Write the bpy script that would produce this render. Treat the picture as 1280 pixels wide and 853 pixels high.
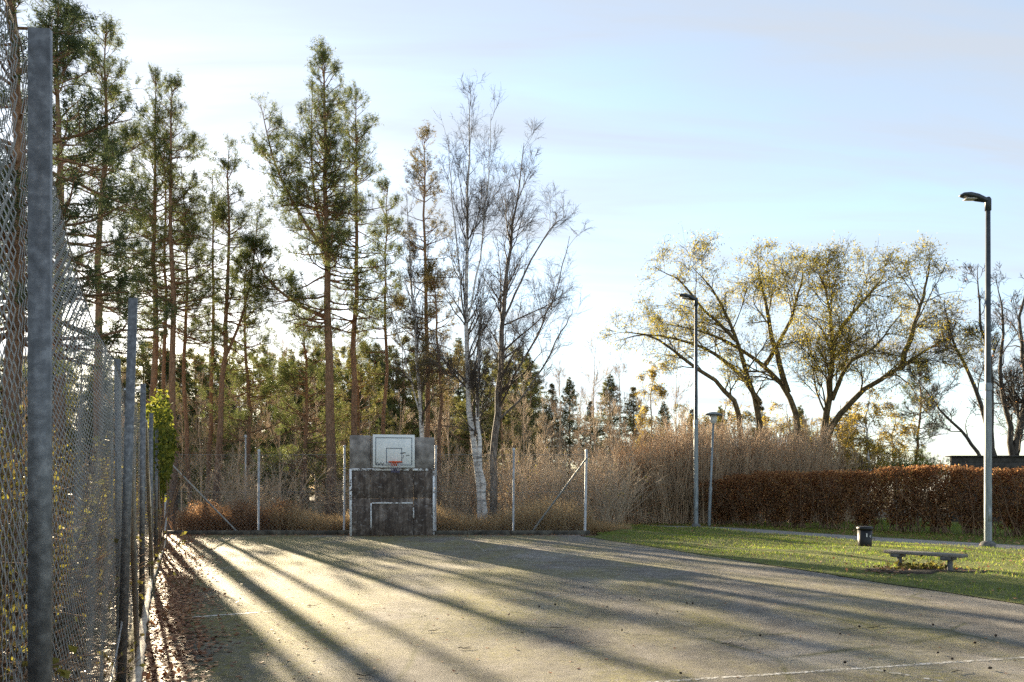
import bpy, math, random
import numpy as np
R = math.radians
scene = bpy.context.scene
for o in list(bpy.data.objects): bpy.data.objects.remove(o)
col = scene.collection

# ------------------------------------------------------------------ camera
CAM_H, HOR, FOC = 1.65, 613.0, 1000.0          # eye height, horizon row and focal length of the photograph (1280 px wide)
cd = bpy.data.cameras.new('camera'); cam = bpy.data.objects.new('camera', cd); col.objects.link(cam)
cam.location = (0, 0, CAM_H); cam.rotation_euler = (R(90), 0, 0)
cd.sensor_width = 36; cd.lens = 36 * FOC / 1280; cd.shift_y = (HOR - 426.5) / 1280
cd.clip_start = 0.05; cd.clip_end = 9000
scene.camera = cam

# ------------------------------------------------------------------ light
SUN_AZ, SUN_EL = math.atan2(-0.49, 1.0), R(12.8)   # azimuth measured from +Y towards +X
world = bpy.data.worlds.new('World'); scene.world = world; world.use_nodes = True
wn = world.node_tree; wn.nodes.clear()
def nn(t, kind, **kw):
    n = t.nodes.new(kind)
    for k, v in kw.items():
        if k in n.inputs.keys() if isinstance(k, str) else False: n.inputs[k].default_value = v
        else: setattr(n, k, v)
    return n
wo = nn(wn, 'ShaderNodeOutputWorld'); bg = nn(wn, 'ShaderNodeBackground'); bg.inputs['Strength'].default_value = 0.05
sky = nn(wn, 'ShaderNodeTexSky'); sky.sky_type = 'NISHITA'; sky.sun_disc = False
sky.sun_elevation = SUN_EL; sky.sun_rotation = SUN_AZ
sky.altitude = 100; sky.air_density = 1.0; sky.dust_density = 0.3; sky.ozone_density = 1.4
# thin cirrus: streaks on a flat layer high above
tc = nn(wn, 'ShaderNodeTexCoord'); sp = nn(wn, 'ShaderNodeSeparateXYZ'); wn.links.new(tc.outputs['Generated'], sp.inputs[0])
mz = nn(wn, 'ShaderNodeMath', operation='MAXIMUM'); mz.inputs[1].default_value = 0.02; wn.links.new(sp.outputs[2], mz.inputs[0])
az = nn(wn, 'ShaderNodeMath', operation='ADD'); az.inputs[1].default_value = 0.18; wn.links.new(mz.outputs[0], az.inputs[0])
dv = nn(wn, 'ShaderNodeVectorMath', operation='DIVIDE'); cb = nn(wn, 'ShaderNodeCombineXYZ')
for i in range(3): wn.links.new(az.outputs[0], cb.inputs[i])
wn.links.new(tc.outputs['Generated'], dv.inputs[0]); wn.links.new(cb.outputs[0], dv.inputs[1])
mp = nn(wn, 'ShaderNodeMapping'); mp.inputs['Rotation'].default_value = (0, 0, R(-28)); mp.inputs['Scale'].default_value = (0.6, 2.6, 0.0)
wn.links.new(dv.outputs[0], mp.inputs[0])
cn = nn(wn, 'ShaderNodeTexNoise'); cn.inputs['Scale'].default_value = 1.7; cn.inputs['Detail'].default_value = 9; cn.inputs['Roughness'].default_value = 0.52; cn.inputs['Distortion'].default_value = 0.5
wn.links.new(mp.outputs[0], cn.inputs['Vector'])
cr = nn(wn, 'ShaderNodeValToRGB'); cr.color_ramp.elements[0].position = 0.36; cr.color_ramp.elements[1].position = 0.66
cr.color_ramp.elements[0].color = (.36, .36, .36, 1); cr.color_ramp.elements[1].color = (0.92, 0.92, 0.92, 1)
wn.links.new(cn.outputs['Fac'], cr.inputs[0])
bw = nn(wn, 'ShaderNodeRGBToBW'); wn.links.new(sky.outputs[0], bw.inputs[0])
cl = nn(wn, 'ShaderNodeMix', data_type='RGBA'); cl.blend_type = 'MULTIPLY'; cl.inputs['Factor'].default_value = 1
cl.blend_type = 'MIX'; cl.inputs['Factor'].default_value = .12; wn.links.new(bw.outputs[0], cl.inputs['B']); cl.inputs['A'].default_value = (1.82, 2.0, 2.27, 1)
mx = nn(wn, 'ShaderNodeMix', data_type='RGBA')
wn.links.new(cr.outputs[0], mx.inputs['Factor']); wn.links.new(sky.outputs[0], mx.inputs['A']); wn.links.new(cl.outputs['Result'], mx.inputs['B'])
wn.links.new(mx.outputs['Result'], bg.inputs[0]); wn.links.new(bg.outputs[0], wo.inputs[0])
sd = bpy.data.lights.new('sun', 'SUN'); sd.energy = 3.6; sd.angle = R(0.55); sd.color = (1.0, 0.82, 0.56)
sun = bpy.data.objects.new('sun', sd); col.objects.link(sun)
from mathutils import Vector
sdir = Vector((math.sin(SUN_AZ) * math.cos(SUN_EL), math.cos(SUN_AZ) * math.cos(SUN_EL), math.sin(SUN_EL)))
sun.rotation_euler = sdir.to_track_quat('Z', 'Y').to_euler(); sun.location = sdir * 60
vs = scene.view_settings; vs.view_transform = 'Standard'; vs.look = 'None'; vs.gamma = 1; vs.exposure = 2.88
vs.use_curve_mapping = False
scene.cycles.max_bounces = 8; scene.cycles.diffuse_bounces = 5; scene.cycles.transmission_bounces = 4; scene.cycles.transparent_max_bounces = 8
scene.cycles.use_denoising = False

def gp(px, py, z=0.0):                       # photo pixel -> point on the level z
    d = (CAM_H - z) * FOC / (py - HOR); return np.array([(px - 640) / FOC * d, d, z])
def at(px, py, d):                           # photo pixel at a given depth
    return np.array([(px - 640) / FOC * d, d, CAM_H + (HOR - py) / FOC * d])

# ------------------------------------------------------------------ materials
MATS = {}
def newmat(name):
    m = bpy.data.materials.new(name); m.use_nodes = True; m.node_tree.nodes.clear(); MATS[name] = m
    return m, m.node_tree
def out(t, sh, disp=None):
    o = nn(t, 'ShaderNodeOutputMaterial'); t.links.new(sh, o.inputs[0])
def noise(t, scale, detail=5, rough=0.55, vec=None, dist=0.0, stretch=None):
    n = nn(t, 'ShaderNodeTexNoise'); n.inputs['Scale'].default_value = scale; n.inputs['Detail'].default_value = detail
    n.inputs['Roughness'].default_value = rough; n.inputs['Distortion'].default_value = dist
    if vec is None:
        vec = nn(t, 'ShaderNodeTexCoord').outputs['Object']
    if stretch:
        m = nn(t, 'ShaderNodeMapping'); m.inputs['Scale'].default_value = stretch[:3]
        if len(stretch) > 3: m.inputs['Rotation'].default_value = (0, 0, stretch[3])
        t.links.new(vec, m.inputs[0]); vec = m.outputs[0]
    t.links.new(vec, n.inputs['Vector']); return n.outputs['Fac']
def ramp(t, fac, stops):
    r = nn(t, 'ShaderNodeValToRGB'); e = r.color_ramp.elements
    while len(e) < len(stops): e.new(0.5)
    for i, (p, c) in enumerate(stops):
        e[i].position = p; e[i].color = (c, c, c, 1) if isinstance(c, (int, float)) else (*c, 1)
    t.links.new(fac, r.inputs[0]); return r.outputs[0]
def mixc(t, fac, a, b, blend='MIX'):
    m = nn(t, 'ShaderNodeMix', data_type='RGBA'); m.blend_type = blend
    for v, k in ((fac, 'Factor'), (a, 'A'), (b, 'B')):
        if hasattr(v, 'is_linked'): t.links.new(v, m.inputs[k])
        elif isinstance(v, (int, float)): m.inputs[k].default_value = v if k == 'Factor' else (v, v, v, 1)
        else: m.inputs[k].default_value = (*v, 1)
    return m.outputs['Result']
def bump(t, h, strength, dist=0.02):
    b = nn(t, 'ShaderNodeBump'); b.inputs['Strength'].default_value = strength; b.inputs['Distance'].default_value = dist
    t.links.new(h, b.inputs['Height']); return b.outputs[0]
def principled(t, c, rough=0.7, metal=0.0, normal=None, spec=0.4):
    p = nn(t, 'ShaderNodeBsdfPrincipled')
    if hasattr(c, 'is_linked'): t.links.new(c, p.inputs['Base Color'])
    else: p.inputs['Base Color'].default_value = (*c, 1)
    if hasattr(rough, 'is_linked'): t.links.new(rough, p.inputs['Roughness'])
    else: p.inputs['Roughness'].default_value = rough
    p.inputs['Metallic'].default_value = metal; p.inputs['Specular IOR Level'].default_value = spec
    if normal is not None: t.links.new(normal, p.inputs['Normal'])
    return p.outputs[0]
def simple(name, stops, scale=6, rough=0.7, metal=0.0, bmp=0.25, bscale=30, stretch=None, spec=0.35, bdist=0.01):
    m, t = newmat(name)
    c = ramp(t, noise(t, scale, stretch=stretch), stops)
    out(t, principled(t, c, rough, metal, bump(t, noise(t, bscale, stretch=stretch), bmp, bdist), spec)); return m
def leafmat(name, stops, transl=0.45, rough=0.6):
    m, t = newmat(name)
    g = nn(t, 'ShaderNodeNewGeometry')
    big = noise(t, 0.55, 3)
    a = nn(t, 'ShaderNodeMath', operation='MULTIPLY_ADD'); a.inputs[1].default_value = 0.7; t.links.new(g.outputs['Random Per Island'], a.inputs[0])
    b = nn(t, 'ShaderNodeMath', operation='MULTIPLY_ADD'); b.inputs[1].default_value = 0.6; b.inputs[2].default_value = -0.15; t.links.new(big, b.inputs[0]); t.links.new(b.outputs[0], a.inputs[2])
    c = ramp(t, a.outputs[0], stops)
    p = principled(t, c, rough, spec=0.25)
    tr = nn(t, 'ShaderNodeBsdfTranslucent'); t.links.new(c, tr.inputs[0])
    ms = nn(t, 'ShaderNodeMixShader'); ms.inputs[0].default_value = transl
    t.links.new(p, ms.inputs[1]); t.links.new(tr.outputs[0], ms.inputs[2]); out(t, ms.outputs[0]); return m

# court asphalt with moss
m, t = newmat('court_asphalt')
grain = noise(t, 62, 6, 0.82); patch = noise(t, 0.55, 6, 0.6, stretch=(1, .45, 1, R(22))); stain = noise(t, 1.4, 8, 0.65, dist=.5)
base = ramp(t, grain, [(0.32, (.075, .069, .062)), (0.52, (.205, .19, .17)), (0.70, (.46, .43, .385))])
base = mixc(t, ramp(t, stain, [(0.36, .85), (0.60, 0.0)]), base, mixc(t, 0.6, base, (.06, .056, .056)))
base = mixc(t, ramp(t, noise(t, .4, 6, .6, dist=.8), [(0.52, 0.0), (0.66, .6)]), base, (.30, .285, .265))
mossn = noise(t, 13, 7, 0.75)
tco = nn(t, 'ShaderNodeTexCoord'); sx = nn(t, 'ShaderNodeSeparateXYZ'); t.links.new(tco.outputs['Object'], sx.inputs[0])
lft = nn(t, 'ShaderNodeMapRange'); lft.inputs[1].default_value = 7; lft.inputs[2].default_value = -9; lft.inputs[3].default_value = -.09; lft.inputs[4].default_value = .12
t.links.new(sx.outputs[0], lft.inputs[0])
ad = nn(t, 'ShaderNodeMath', operation='ADD'); t.links.new(patch, ad.inputs[0]); t.links.new(lft.outputs[0], ad.inputs[1])
mm = nn(t, 'ShaderNodeMath', operation='MULTIPLY'); t.links.new(ramp(t, ad.outputs[0], [(0.40, .05), (0.62, .85)]), mm.inputs[0]); t.links.new(ramp(t, mossn, [(0.36, 0.0), (0.58, 1.0)]), mm.inputs[1])
mosscol = ramp(t, noise(t, 70, 4, .7), [(0.3, (.12, .115, .028)), (0.55, (.25, .228, .058)), (0.75, (.35, .31, .09))])
base = mixc(t, mm.outputs[0], base, mosscol)
vo = nn(t, 'ShaderNodeTexVoronoi'); vo.feature = 'DISTANCE_TO_EDGE'; vo.inputs['Scale'].default_value = .27
wv = nn(t, 'ShaderNodeTexNoise'); wv.inputs['Scale'].default_value = 1.1; wv.inputs['Detail'].default_value = 8; wv.inputs['Roughness'].default_value = .65
vm = nn(t, 'ShaderNodeVectorMath', operation='MULTIPLY_ADD'); vm.inputs[1].default_value = (1.6, 1.6, 0); t.links.new(wv.outputs['Color'], vm.inputs[0]); t.links.new(tco.outputs['Object'], vm.inputs[2]); t.links.new(vm.outputs[0], vo.inputs['Vector'])
crk = mixc(t, 1.0, ramp(t, vo.outputs['Distance'], [(0.0, .8), (0.004, .45), (0.012, 0.0)]), ramp(t, noise(t, .5, 3), [(0.46, 0.0), (0.56, 1.0)]), 'MULTIPLY')
base = mixc(t, crk, base, (.075, .08, .03))
hgt = nn(t, 'ShaderNodeMath', operation='ADD'); t.links.new(noise(t, 120, 4, .8), hgt.inputs[0]); t.links.new(noise(t, 3.0, 3), hgt.inputs[1])
base = mixc(t, 1.0, base, ramp(t, noise(t, 5, 12, .85), [(0.30, .42), (0.5, .95), (0.70, 1.45)]), 'MULTIPLY')
base = mixc(t, 1.0, base, ramp(t, noise(t, 90, 2, .9), [(0.34, .5), (0.5, 1.0), (0.66, 1.5)]), 'MULTIPLY')
out(t, principled(t, base, 0.82, normal=bump(t, hgt.outputs[0], .8, .02), spec=.12))

m, t = newmat('forest_floor')
c = ramp(t, noise(t, 9, 8, .75), [(0.3, (.035, .026, .016)), (0.5, (.10, .07, .04)), (0.7, (.20, .14, .075))])
c = mixc(t, ramp(t, noise(t, .25, 4), [(0.5, 0.0), (0.62, .7)]), c, (.09, .10, .035))
out(t, principled(t, c, .9, normal=bump(t, noise(t, 14, 8, .8), .8, .06), spec=.2))
m, t = newmat('verge_soil')
c = ramp(t, noise(t, 6, 8, .7), [(0.3, (.05, .055, .018)), (0.52, (.11, .13, .032)), (0.72, (.2, .19, .07))])
out(t, principled(t, c, .9, normal=bump(t, noise(t, 18, 8, .8), .8, .05), spec=.2))
m, t = newmat('path_gravel')
c = ramp(t, noise(t, 60, 6, .8), [(0.3, (.12, .115, .11)), (0.5, (.24, .23, .215)), (0.72, (.38, .36, .33))])
c = mixc(t, ramp(t, noise(t, 1.2, 5), [(0.48, 0.0), (0.7, .6)]), c, (.13, .10, .065))
out(t, principled(t, c, .85, normal=bump(t, noise(t, 90, 4, .8), .5, .01)))

def paint(name, c0, lo, hi, sc=14, stretch=None):
    m, t = newmat(name)
    f = ramp(t, noise(t, sc, 7, .75, stretch=stretch), [(lo, 0.0), (hi, 1.0)])
    p = principled(t, c0, .7); tr = nn(t, 'ShaderNodeBsdfTransparent'); ms = nn(t, 'ShaderNodeMixShader')
    t.links.new(f, ms.inputs[0]); t.links.new(tr.outputs[0], ms.inputs[1]); t.links.new(p, ms.inputs[2]); out(t, ms.outputs[0]); return m
paint('court_paint', (.66, .65, .62), .38, .55, 16)
simple('dark_soil', [(0.3, (.02, .016, .011)), (0.7, (.07, .052, .034))], 14, .95, bmp=.8, bscale=40, bdist=.03)
paint('rubbed_paint', (.56, .55, .52), .45, .60, 22)
paint('faded_paint', (.52, .51, .48), .50, .66, 12)
paint('wall_paint', (.80, .81, .82), .43, .49, 5.0)
paint('broken_wall_paint', (.80, .81, .82), .47, .52, 3.3)
paint('worn_wall_paint', (.78, .78, .78), .44, .50, 6.0)
# concrete wall: stained slabs
m, t = newmat('stained_concrete')
geo = nn(t, 'ShaderNodeNewGeometry'); tcc = nn(t, 'ShaderNodeTexCoord'); pos = tcc.outputs['Object']
c = ramp(t, noise(t, 2.1, 8, .7, vec=pos, dist=.6), [(0.32, (.06, .045, .037)), (0.5, (.15, .12, .10)), (0.68, (.32, .275, .24))])
c = mixc(t, ramp(t, noise(t, 3.0, 6, .7, vec=pos, stretch=(2.2, 1, .28)), [(0.42, .75), (0.6, 0.0)]), c, (.045, .034, .03))
sz = nn(t, 'ShaderNodeSeparateXYZ'); t.links.new(pos, sz.inputs[0])
c = mixc(t, ramp(t, noise(t, 5, 6, .6, vec=pos, dist=2.0), [(0.56, 0.0), (0.66, .55)]), c, (.34, .32, .31))
out(t, principled(t, c, .88, normal=bump(t, noise(t, 25, 6, .7, vec=pos), .45, .01), spec=.2))
simple('pale_concrete', [(0.3, (.10, .088, .08)), (0.5, (.225, .205, .19)), (0.72, (.42, .39, .365))], 2.6, .88, bmp=.45, bscale=25)
simple('backboard_white', [(0.3, (.66, .69, .68)), (0.6, (.80, .82, .81))], 3, .45, bmp=.05)
simple('backboard_line', [(0.3, (.09, .12, .15)), (0.6, (.17, .2, .23))], 14, .6, bmp=.05)
simple('marker_black', [(0.4, (.02, .02, .025)), (0.6, (.04, .04, .045))], 30, .6, bmp=0)
simple('rim_orange', [(0.3, (.50, .07, .02)), (0.6, (.72, .12, .03))], 12, .5, bmp=.1)
simple('net_white', [(0.3, (.5, .5, .55)), (0.6, (.7, .7, .75))], 12, .8, bmp=.1)
simple('net_blue', [(0.3, (.10, .10, .22)), (0.6, (.16, .16, .30))], 12, .8, bmp=.1)
simple('galvanised', [(0.3, (.30, .315, .325)), (0.5, (.42, .435, .44)), (0.7, (.56, .57, .575))], 5, .55, .3, bmp=.12, bscale=40, spec=.5)
simple('dark_galvanised', [(0.3, (.10, .104, .106)), (0.5, (.16, .165, .168)), (0.7, (.27, .275, .275))], 26, .5, .55, bmp=.12, bscale=40, spec=.5)
simple('fence_wire', [(0.3, (.17, .172, .17)), (0.7, (.36, .36, .355))], 9, .45, .5, bmp=.1, spec=.5)
simple('lamp_steel', [(0.3, (.15, .175, .185)), (0.5, (.22, .25, .265)), (0.7, (.31, .34, .35))], 4, .55, .45, bmp=.1, stretch=(3, 3, .5))
simple('lamp_dark', [(0.3, (.03, .037, .044)), (0.7, (.065, .078, .088))], 5, .5, .3, bmp=.05)
simple('lamp_glass', [(0.3, (.45, .45, .43)), (0.7, (.65, .65, .62))], 5, .2, bmp=0)
simple('bin_black', [(0.3, (.007, .007, .008)), (0.7, (.016, .016, .018))], 8, .45, bmp=.1)
simple('sticker', [(0.3, (.6, .6, .62)), (0.7, (.75, .75, .75))], 30, .6, bmp=0)
simple('bench_wood', [(0.25, (.09, .082, .07)), (0.5, (.19, .176, .155)), (0.75, (.31, .29, .26))], 7, .85, bmp=.5, bscale=40, stretch=(1, 14, 14))
simple('grey_stone', [(0.3, (.07, .07, .068)), (0.7, (.18, .18, .175))], 9, .85, bmp=.4)
simple('kerb_dark', [(0.3, (.03, .028, .022)), (0.5, (.075, .068, .055)), (0.7, (.15, .14, .11))], 4, .9, bmp=.6, bscale=18)
simple('pale_log', [(0.25, (.22, .19, .15)), (0.5, (.40, .35, .285)), (0.75, (.56, .50, .42))], 6, .85, bmp=.6, bscale=26, stretch=(4, .8, 4))
simple('shed_wood', [(0.3, (.03, .028, .026)), (0.7, (.085, .078, .07))], 4, .85, bmp=.4)
simple('dark_bark', [(0.3, (.035, .03, .026)), (0.5, (.075, .066, .056)), (0.7, (.14, .125, .105))], 5, .9, bmp=.9, bscale=16, stretch=(2, 2, .6), bdist=.03)
simple('willow_bark', [(0.3, (.045, .034, .018)), (0.5, (.10, .078, .04)), (0.7, (.19, .155, .08))], 4, .9, bmp=.9, bscale=12, stretch=(2, 2, .6), bdist=.03)
simple('grey_bark', [(0.3, (.06, .052, .045)), (0.5, (.15, .13, .115)), (0.7, (.30, .27, .24))], 5, .9, bmp=.8, bscale=16, stretch=(2, 2, .7), bdist=.02)
simple('grey_twig', [(0.3, (.32, .245, .17)), (0.7, (.52, .42, .31))], 3, .85, bmp=0)
simple('tan_twig', [(0.3, (.33, .225, .14)), (0.5, (.46, .335, .22)), (0.7, (.58, .45, .31))], 1.3, .8, bmp=0)
simple('birch_twig', [(0.3, (.05, .038, .03)), (0.7, (.13, .105, .085))], 2, .8, bmp=0)
simple('rust_twig', [(0.3, (.14, .09, .055)), (0.7, (.28, .18, .115))], 3, .85, bmp=0)
simple('cone_brown', [(0.3, (.02, .014, .01)), (0.7, (.06, .042, .03))], 30, .85, bmp=.3)
# pine bark: grey plates low on the trunk, orange flakes higher up
m, t = newmat('pine_bark')
tcp = nn(t, 'ShaderNodeTexCoord'); sz = nn(t, 'ShaderNodeSeparateXYZ'); t.links.new(tcp.outputs['Object'], sz.inputs[0])
low = ramp(t, noise(t, 7, 6, .7, stretch=(2, 2, .5)), [(0.3, (.04, .03, .025)), (0.5, (.11, .08, .065)), (0.7, (.22, .165, .13))])
hi = ramp(t, noise(t, 7, 6, .7, stretch=(2, 2, .5)), [(0.3, (.12, .068, .04)), (0.5, (.26, .155, .092)), (0.7, (.40, .26, .165))])
mr = nn(t, 'ShaderNodeMapRange'); mr.inputs[1].default_value = 1.5; mr.inputs[2].default_value = 6.5; t.links.new(sz.outputs[2], mr.inputs[0])
out(t, principled(t, mixc(t, mr.outputs[0], low, hi), .85, normal=bump(t, noise(t, 22, 5, .7, stretch=(2, 2, .5)), .8, .03), spec=.2))
# birch bark
m, t = newmat('birch_bark')
w = ramp(t, noise(t, 3.2, 6, .7, stretch=(1, 1, 3.4)), [(0.34, (.04, .037, .035)), (0.44, (.42, .40, .38)), (0.56, (.70, .68, .65))])
w = mixc(t, ramp(t, noise(t, 7, 4, .6, stretch=(1, 1, 7)), [(0.60, 0.0), (0.66, .9)]), w, (.045, .04, .037))
out(t, principled(t, w, .75, normal=bump(t, noise(t, 20, 4), .4, .01), spec=.25))
leafmat('pine_needle', [(0.2, (.050, .068, .026)), (0.5, (.097, .127, .040)), (0.8, (.187, .198, .061))], 0.5)
leafmat('dark_needle', [(0.2, (.035, .052, .026)), (0.5, (.068, .095, .04)), (0.8, (.12, .145, .055))], 0.42)
leafmat('far_needle', [(0.2, (.075, .09, .03)), (0.5, (.15, .155, .048)), (0.8, (.26, .23, .07))], 0.5)
leafmat('brown_needle', [(0.2, (.085, .075, .034)), (0.5, (.15, .13, .052)), (0.8, (.23, .185, .075))], 0.45)
leafmat('willow_leaf', [(0.2, (.13, .13, .024)), (0.5, (.29, .255, .036)), (0.8, (.44, .35, .045))], 0.55)
leafmat('yellow_leaf', [(0.2, (.26, .20, .035)), (0.5, (.42, .31, .05)), (0.8, (.55, .42, .08))], .5)
leafmat('hedge_leaf', [(0.12, (.094, .042, .022)), (0.4, (.275, .127, .055)), (0.62, (.418, .204, .088)), (0.78, (.550, .319, .132)), (0.95, (.440, .396, .099))], 0.58)
leafmat('litter_leaf', [(0.15, (.088, .037, .020)), (0.45, (.237, .106, .053)), (0.7, (.388, .194, .100)), (0.92, (.562, .362, .200))], .25)
leafmat('vine_leaf', [(0.2, (.06, .085, .014)), (0.5, (.14, .165, .022)), (0.8, (.27, .26, .04))], .5)
leafmat('shrub_leaf', [(0.2, (.056, .045, .020)), (0.5, (.126, .112, .031)), (0.8, (.308, .280, .049))], .45)
leafmat('grass_blade', [(0.2, (.085, .15, .022)), (0.5, (.19, .27, .035)), (0.72, (.30, .34, .055)), (0.95, (.42, .37, .12))], .55)
leafmat('dry_grass', [(0.2, (.30, .20, .10)), (0.5, (.46, .33, .18)), (0.8, (.60, .47, .28))], 0.55)
leafmat('bracken', [(0.2, (.163, .088, .044)), (0.5, (.300, .169, .088)), (0.8, (.450, .275, .150))], 0.58)
leafmat('green_hedge_leaf', [(0.2, (.03, .06, .01)), (0.5, (.06, .11, .02)), (0.8, (.11, .17, .03))], .4)

# ------------------------------------------------------------------ geometry helpers
class Geo:
    def __init__(s): s.v = []; s.f4 = []; s.f3 = []; s.n = 0
    def add(s, v, f4=None, f3=None):
        v = np.asarray(v, float).reshape(-1, 3); s.v.append(v)
        if f4 is not None and len(f4): s.f4.append(np.asarray(f4, np.int64) + s.n)
        if f3 is not None and len(f3): s.f3.append(np.asarray(f3, np.int64) + s.n)
        s.n += len(v); return s
    def mesh(s, name, mat, smooth=False):
        me = bpy.data.meshes.new(name)
        v = np.concatenate(s.v); f4 = np.concatenate(s.f4) if s.f4 else np.zeros((0, 4), int); f3 = np.concatenate(s.f3) if s.f3 else np.zeros((0, 3), int)
        nl = f4.size + f3.size; me.vertices.add(len(v)); me.loops.add(nl); me.polygons.add(len(f4) + len(f3))
        me.vertices.foreach_set('co', v.ravel().astype(np.float32))
        me.loops.foreach_set('vertex_index', np.concatenate([f4.ravel(), f3.ravel()]).astype(np.int32))
        ls = np.concatenate([np.arange(len(f4)) * 4, f4.size + np.arange(len(f3)) * 3]).astype(np.int32)
        me.polygons.foreach_set('loop_start', ls)
        if smooth: me.polygons.foreach_set('use_smooth', np.ones(len(ls), bool))
        me.update(calc_edges=True)
        me.materials.append(MATS[mat]); return me
    def obj(s, name, mat, parent=None, smooth=False, loc=None):
        o = bpy.data.objects.new(name, s.mesh(name, mat, smooth)); col.objects.link(o); o.parent = parent
        if loc is not None: o.location = loc
        return o
def tag(o, label=None, cat=None, group=None, kind=None):
    for k, v in (('label', label), ('category', cat), ('group', group), ('kind', kind)):
        if v: o[k] = v
    return o
def thing(name, label, cat, loc=(0, 0, 0), rz=0.0, group=None):
    o = bpy.data.objects.new(name, None); col.objects.link(o); o.empty_display_size = .2
    o.location = [float(x) for x in loc]; o.rotation_euler = (0, 0, rz); return tag(o, label, cat, group)
def copy_tree(o, parent=None):
    c = o.copy(); col.objects.link(c); c.parent = parent
    for ch in list(o.children): copy_tree(ch, c)
    return c
def nrm(a): return a / np.maximum(np.linalg.norm(a, axis=-1, keepdims=True), 1e-9)
def box(g, x0, x1, y0, y1, z0, z1, bev=0.0, M=None):
    """box with chamfered vertical and top edges"""
    b = min(bev, (x1 - x0) * .45, (y1 - y0) * .45, (z1 - z0) * .45)
    if b <= 0:
        v = np.array([[x, y, z] for z in (z0, z1) for (x, y) in ((x0, y0), (x1, y0), (x1, y1), (x0, y1))], float)
        f = [[0, 3, 2, 1], [4, 5, 6, 7]] + [[i, (i + 1) % 4, 4 + (i + 1) % 4, 4 + i] for i in range(4)]
    else:
        def ring(z, i):
            return [[x0 + b, y0 + i, z], [x1 - b, y0 + i, z], [x1 - i, y0 + b, z], [x1 - i, y1 - b, z], [x1 - b, y1 - i, z], [x0 + b, y1 - i, z], [x0 + i, y1 - b, z], [x0 + i, y0 + b, z]]
        def inr(z): return [[x0 + b, y0 + b, z], [x1 - b, y0 + b, z], [x1 - b, y0 + b, z], [x1 - b, y1 - b, z], [x1 - b, y1 - b, z], [x0 + b, y1 - b, z], [x0 + b, y1 - b, z], [x0 + b, y0 + b, z]]
        rs = [inr(z0), ring(z0 + b, 0), ring(z1 - b, 0), inr(z1)]
        v = np.array(sum(rs, [])); f = []
        for k in range(3):
            for i in range(8): f.append([k * 8 + i, k * 8 + (i + 1) % 8, (k + 1) * 8 + (i + 1) % 8, (k + 1) * 8 + i])
        f.append([24, 25, 27, 29]); f.append([0, 6, 4, 2])
        # close the caps
    if M is not None: v = v @ np.array(M[0]).T + np.array(M[1])
    return g.add(v, f)
def polytubes(g, P, Rr, sides=4, cap=False):
    """P (n,k,3) polylines, Rr (n,k) radii"""
    n, k, _ = P.shape
    T = np.empty_like(P); T[:, 1:-1] = P[:, 2:] - P[:, :-2]; T[:, 0] = P[:, 1] - P[:, 0]; T[:, -1] = P[:, -1] - P[:, -2]
    T = nrm(T); m = nrm(P[:, -1] - P[:, 0])
    ref = np.where(np.abs(m[:, 2:3]) > .8, np.array([[1., 0, 0]]), np.array([[0., 0, 1]]))[:, None, :]
    A = nrm(np.cross(T, np.broadcast_to(ref, T.shape))); B = np.cross(T, A)
    a = np.arange(sides) * 2 * np.pi / sides
    V = P[:, :, None, :] + Rr[:, :, None, None] * (A[:, :, None, :] * np.cos(a)[None, None, :, None] + B[:, :, None, :] * np.sin(a)[None, None, :, None])
    idx = np.arange(n * k * sides).reshape(n, k, sides)
    F = np.stack([idx[:, :-1, :], np.roll(idx[:, :-1, :], -1, 2), np.roll(idx[:, 1:, :], -1, 2), idx[:, 1:, :]], -1).reshape(-1, 4)
    f3 = None
    if cap:
        f3 = [[idx[i, e, 0], idx[i, e, j], idx[i, e, j + 1]] for i in range(n) for e in (0, -1) for j in range(1, sides - 1)]
    return g.add(V, F, f3)
def tube(g, pts, r, sides=8, cap=True):
    P = np.asarray(pts, float)[None]; r = np.broadcast_to(np.asarray(r, float), (1, P.shape[1]))
    return polytubes(g, P, r, sides, cap)
def lathe(g, prof, segs=20, c=(0, 0)):
    pr = np.asarray(prof, float); a = np.arange(segs) * 2 * np.pi / segs
    V = np.stack([c[0] + pr[:, 0:1] * np.cos(a), c[1] + pr[:, 0:1] * np.sin(a), np.repeat(pr[:, 1:2], segs, 1)], -1)
    idx = np.arange(V[..., 0].size).reshape(len(pr), segs)
    F = np.stack([idx[:-1], np.roll(idx[:-1], -1, 1), np.roll(idx[1:], -1, 1), idx[1:]], -1).reshape(-1, 4)
    return g.add(V, F)
def resample(cp, k):
    cp = np.asarray(cp, float); n = len(cp); ext = np.vstack([2 * cp[0] - cp[1], cp, 2 * cp[-1] - cp[-2]])
    u = np.linspace(0, n - 1, k); i = np.minimum(u.astype(int), n - 2); f = (u - i)[:, None]
    p0, p1, p2, p3 = ext[i], ext[i + 1], ext[i + 2], ext[i + 3]
    return .5 * (2 * p1 + (p2 - p0) * f + (2 * p0 - 5 * p1 + 4 * p2 - p3) * f**2 + (3 * p1 - p0 - 3 * p2 + p3) * f**3)
def grow(rng, S, D, L, R0, k=5, jit=.12, trop=(0, 0, 0), tip=.25):
    P = [S]; d = nrm(D); tr = np.asarray(trop, float)
    for i in range(k):
        d = nrm(d + jit * rng.normal(size=d.shape) + tr / k); P.append(P[-1] + d * (L / k)[:, None])
    P = np.stack(P, 1); w = np.linspace(1, tip, k + 1)[None]
    return P, R0[:, None] * w
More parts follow.
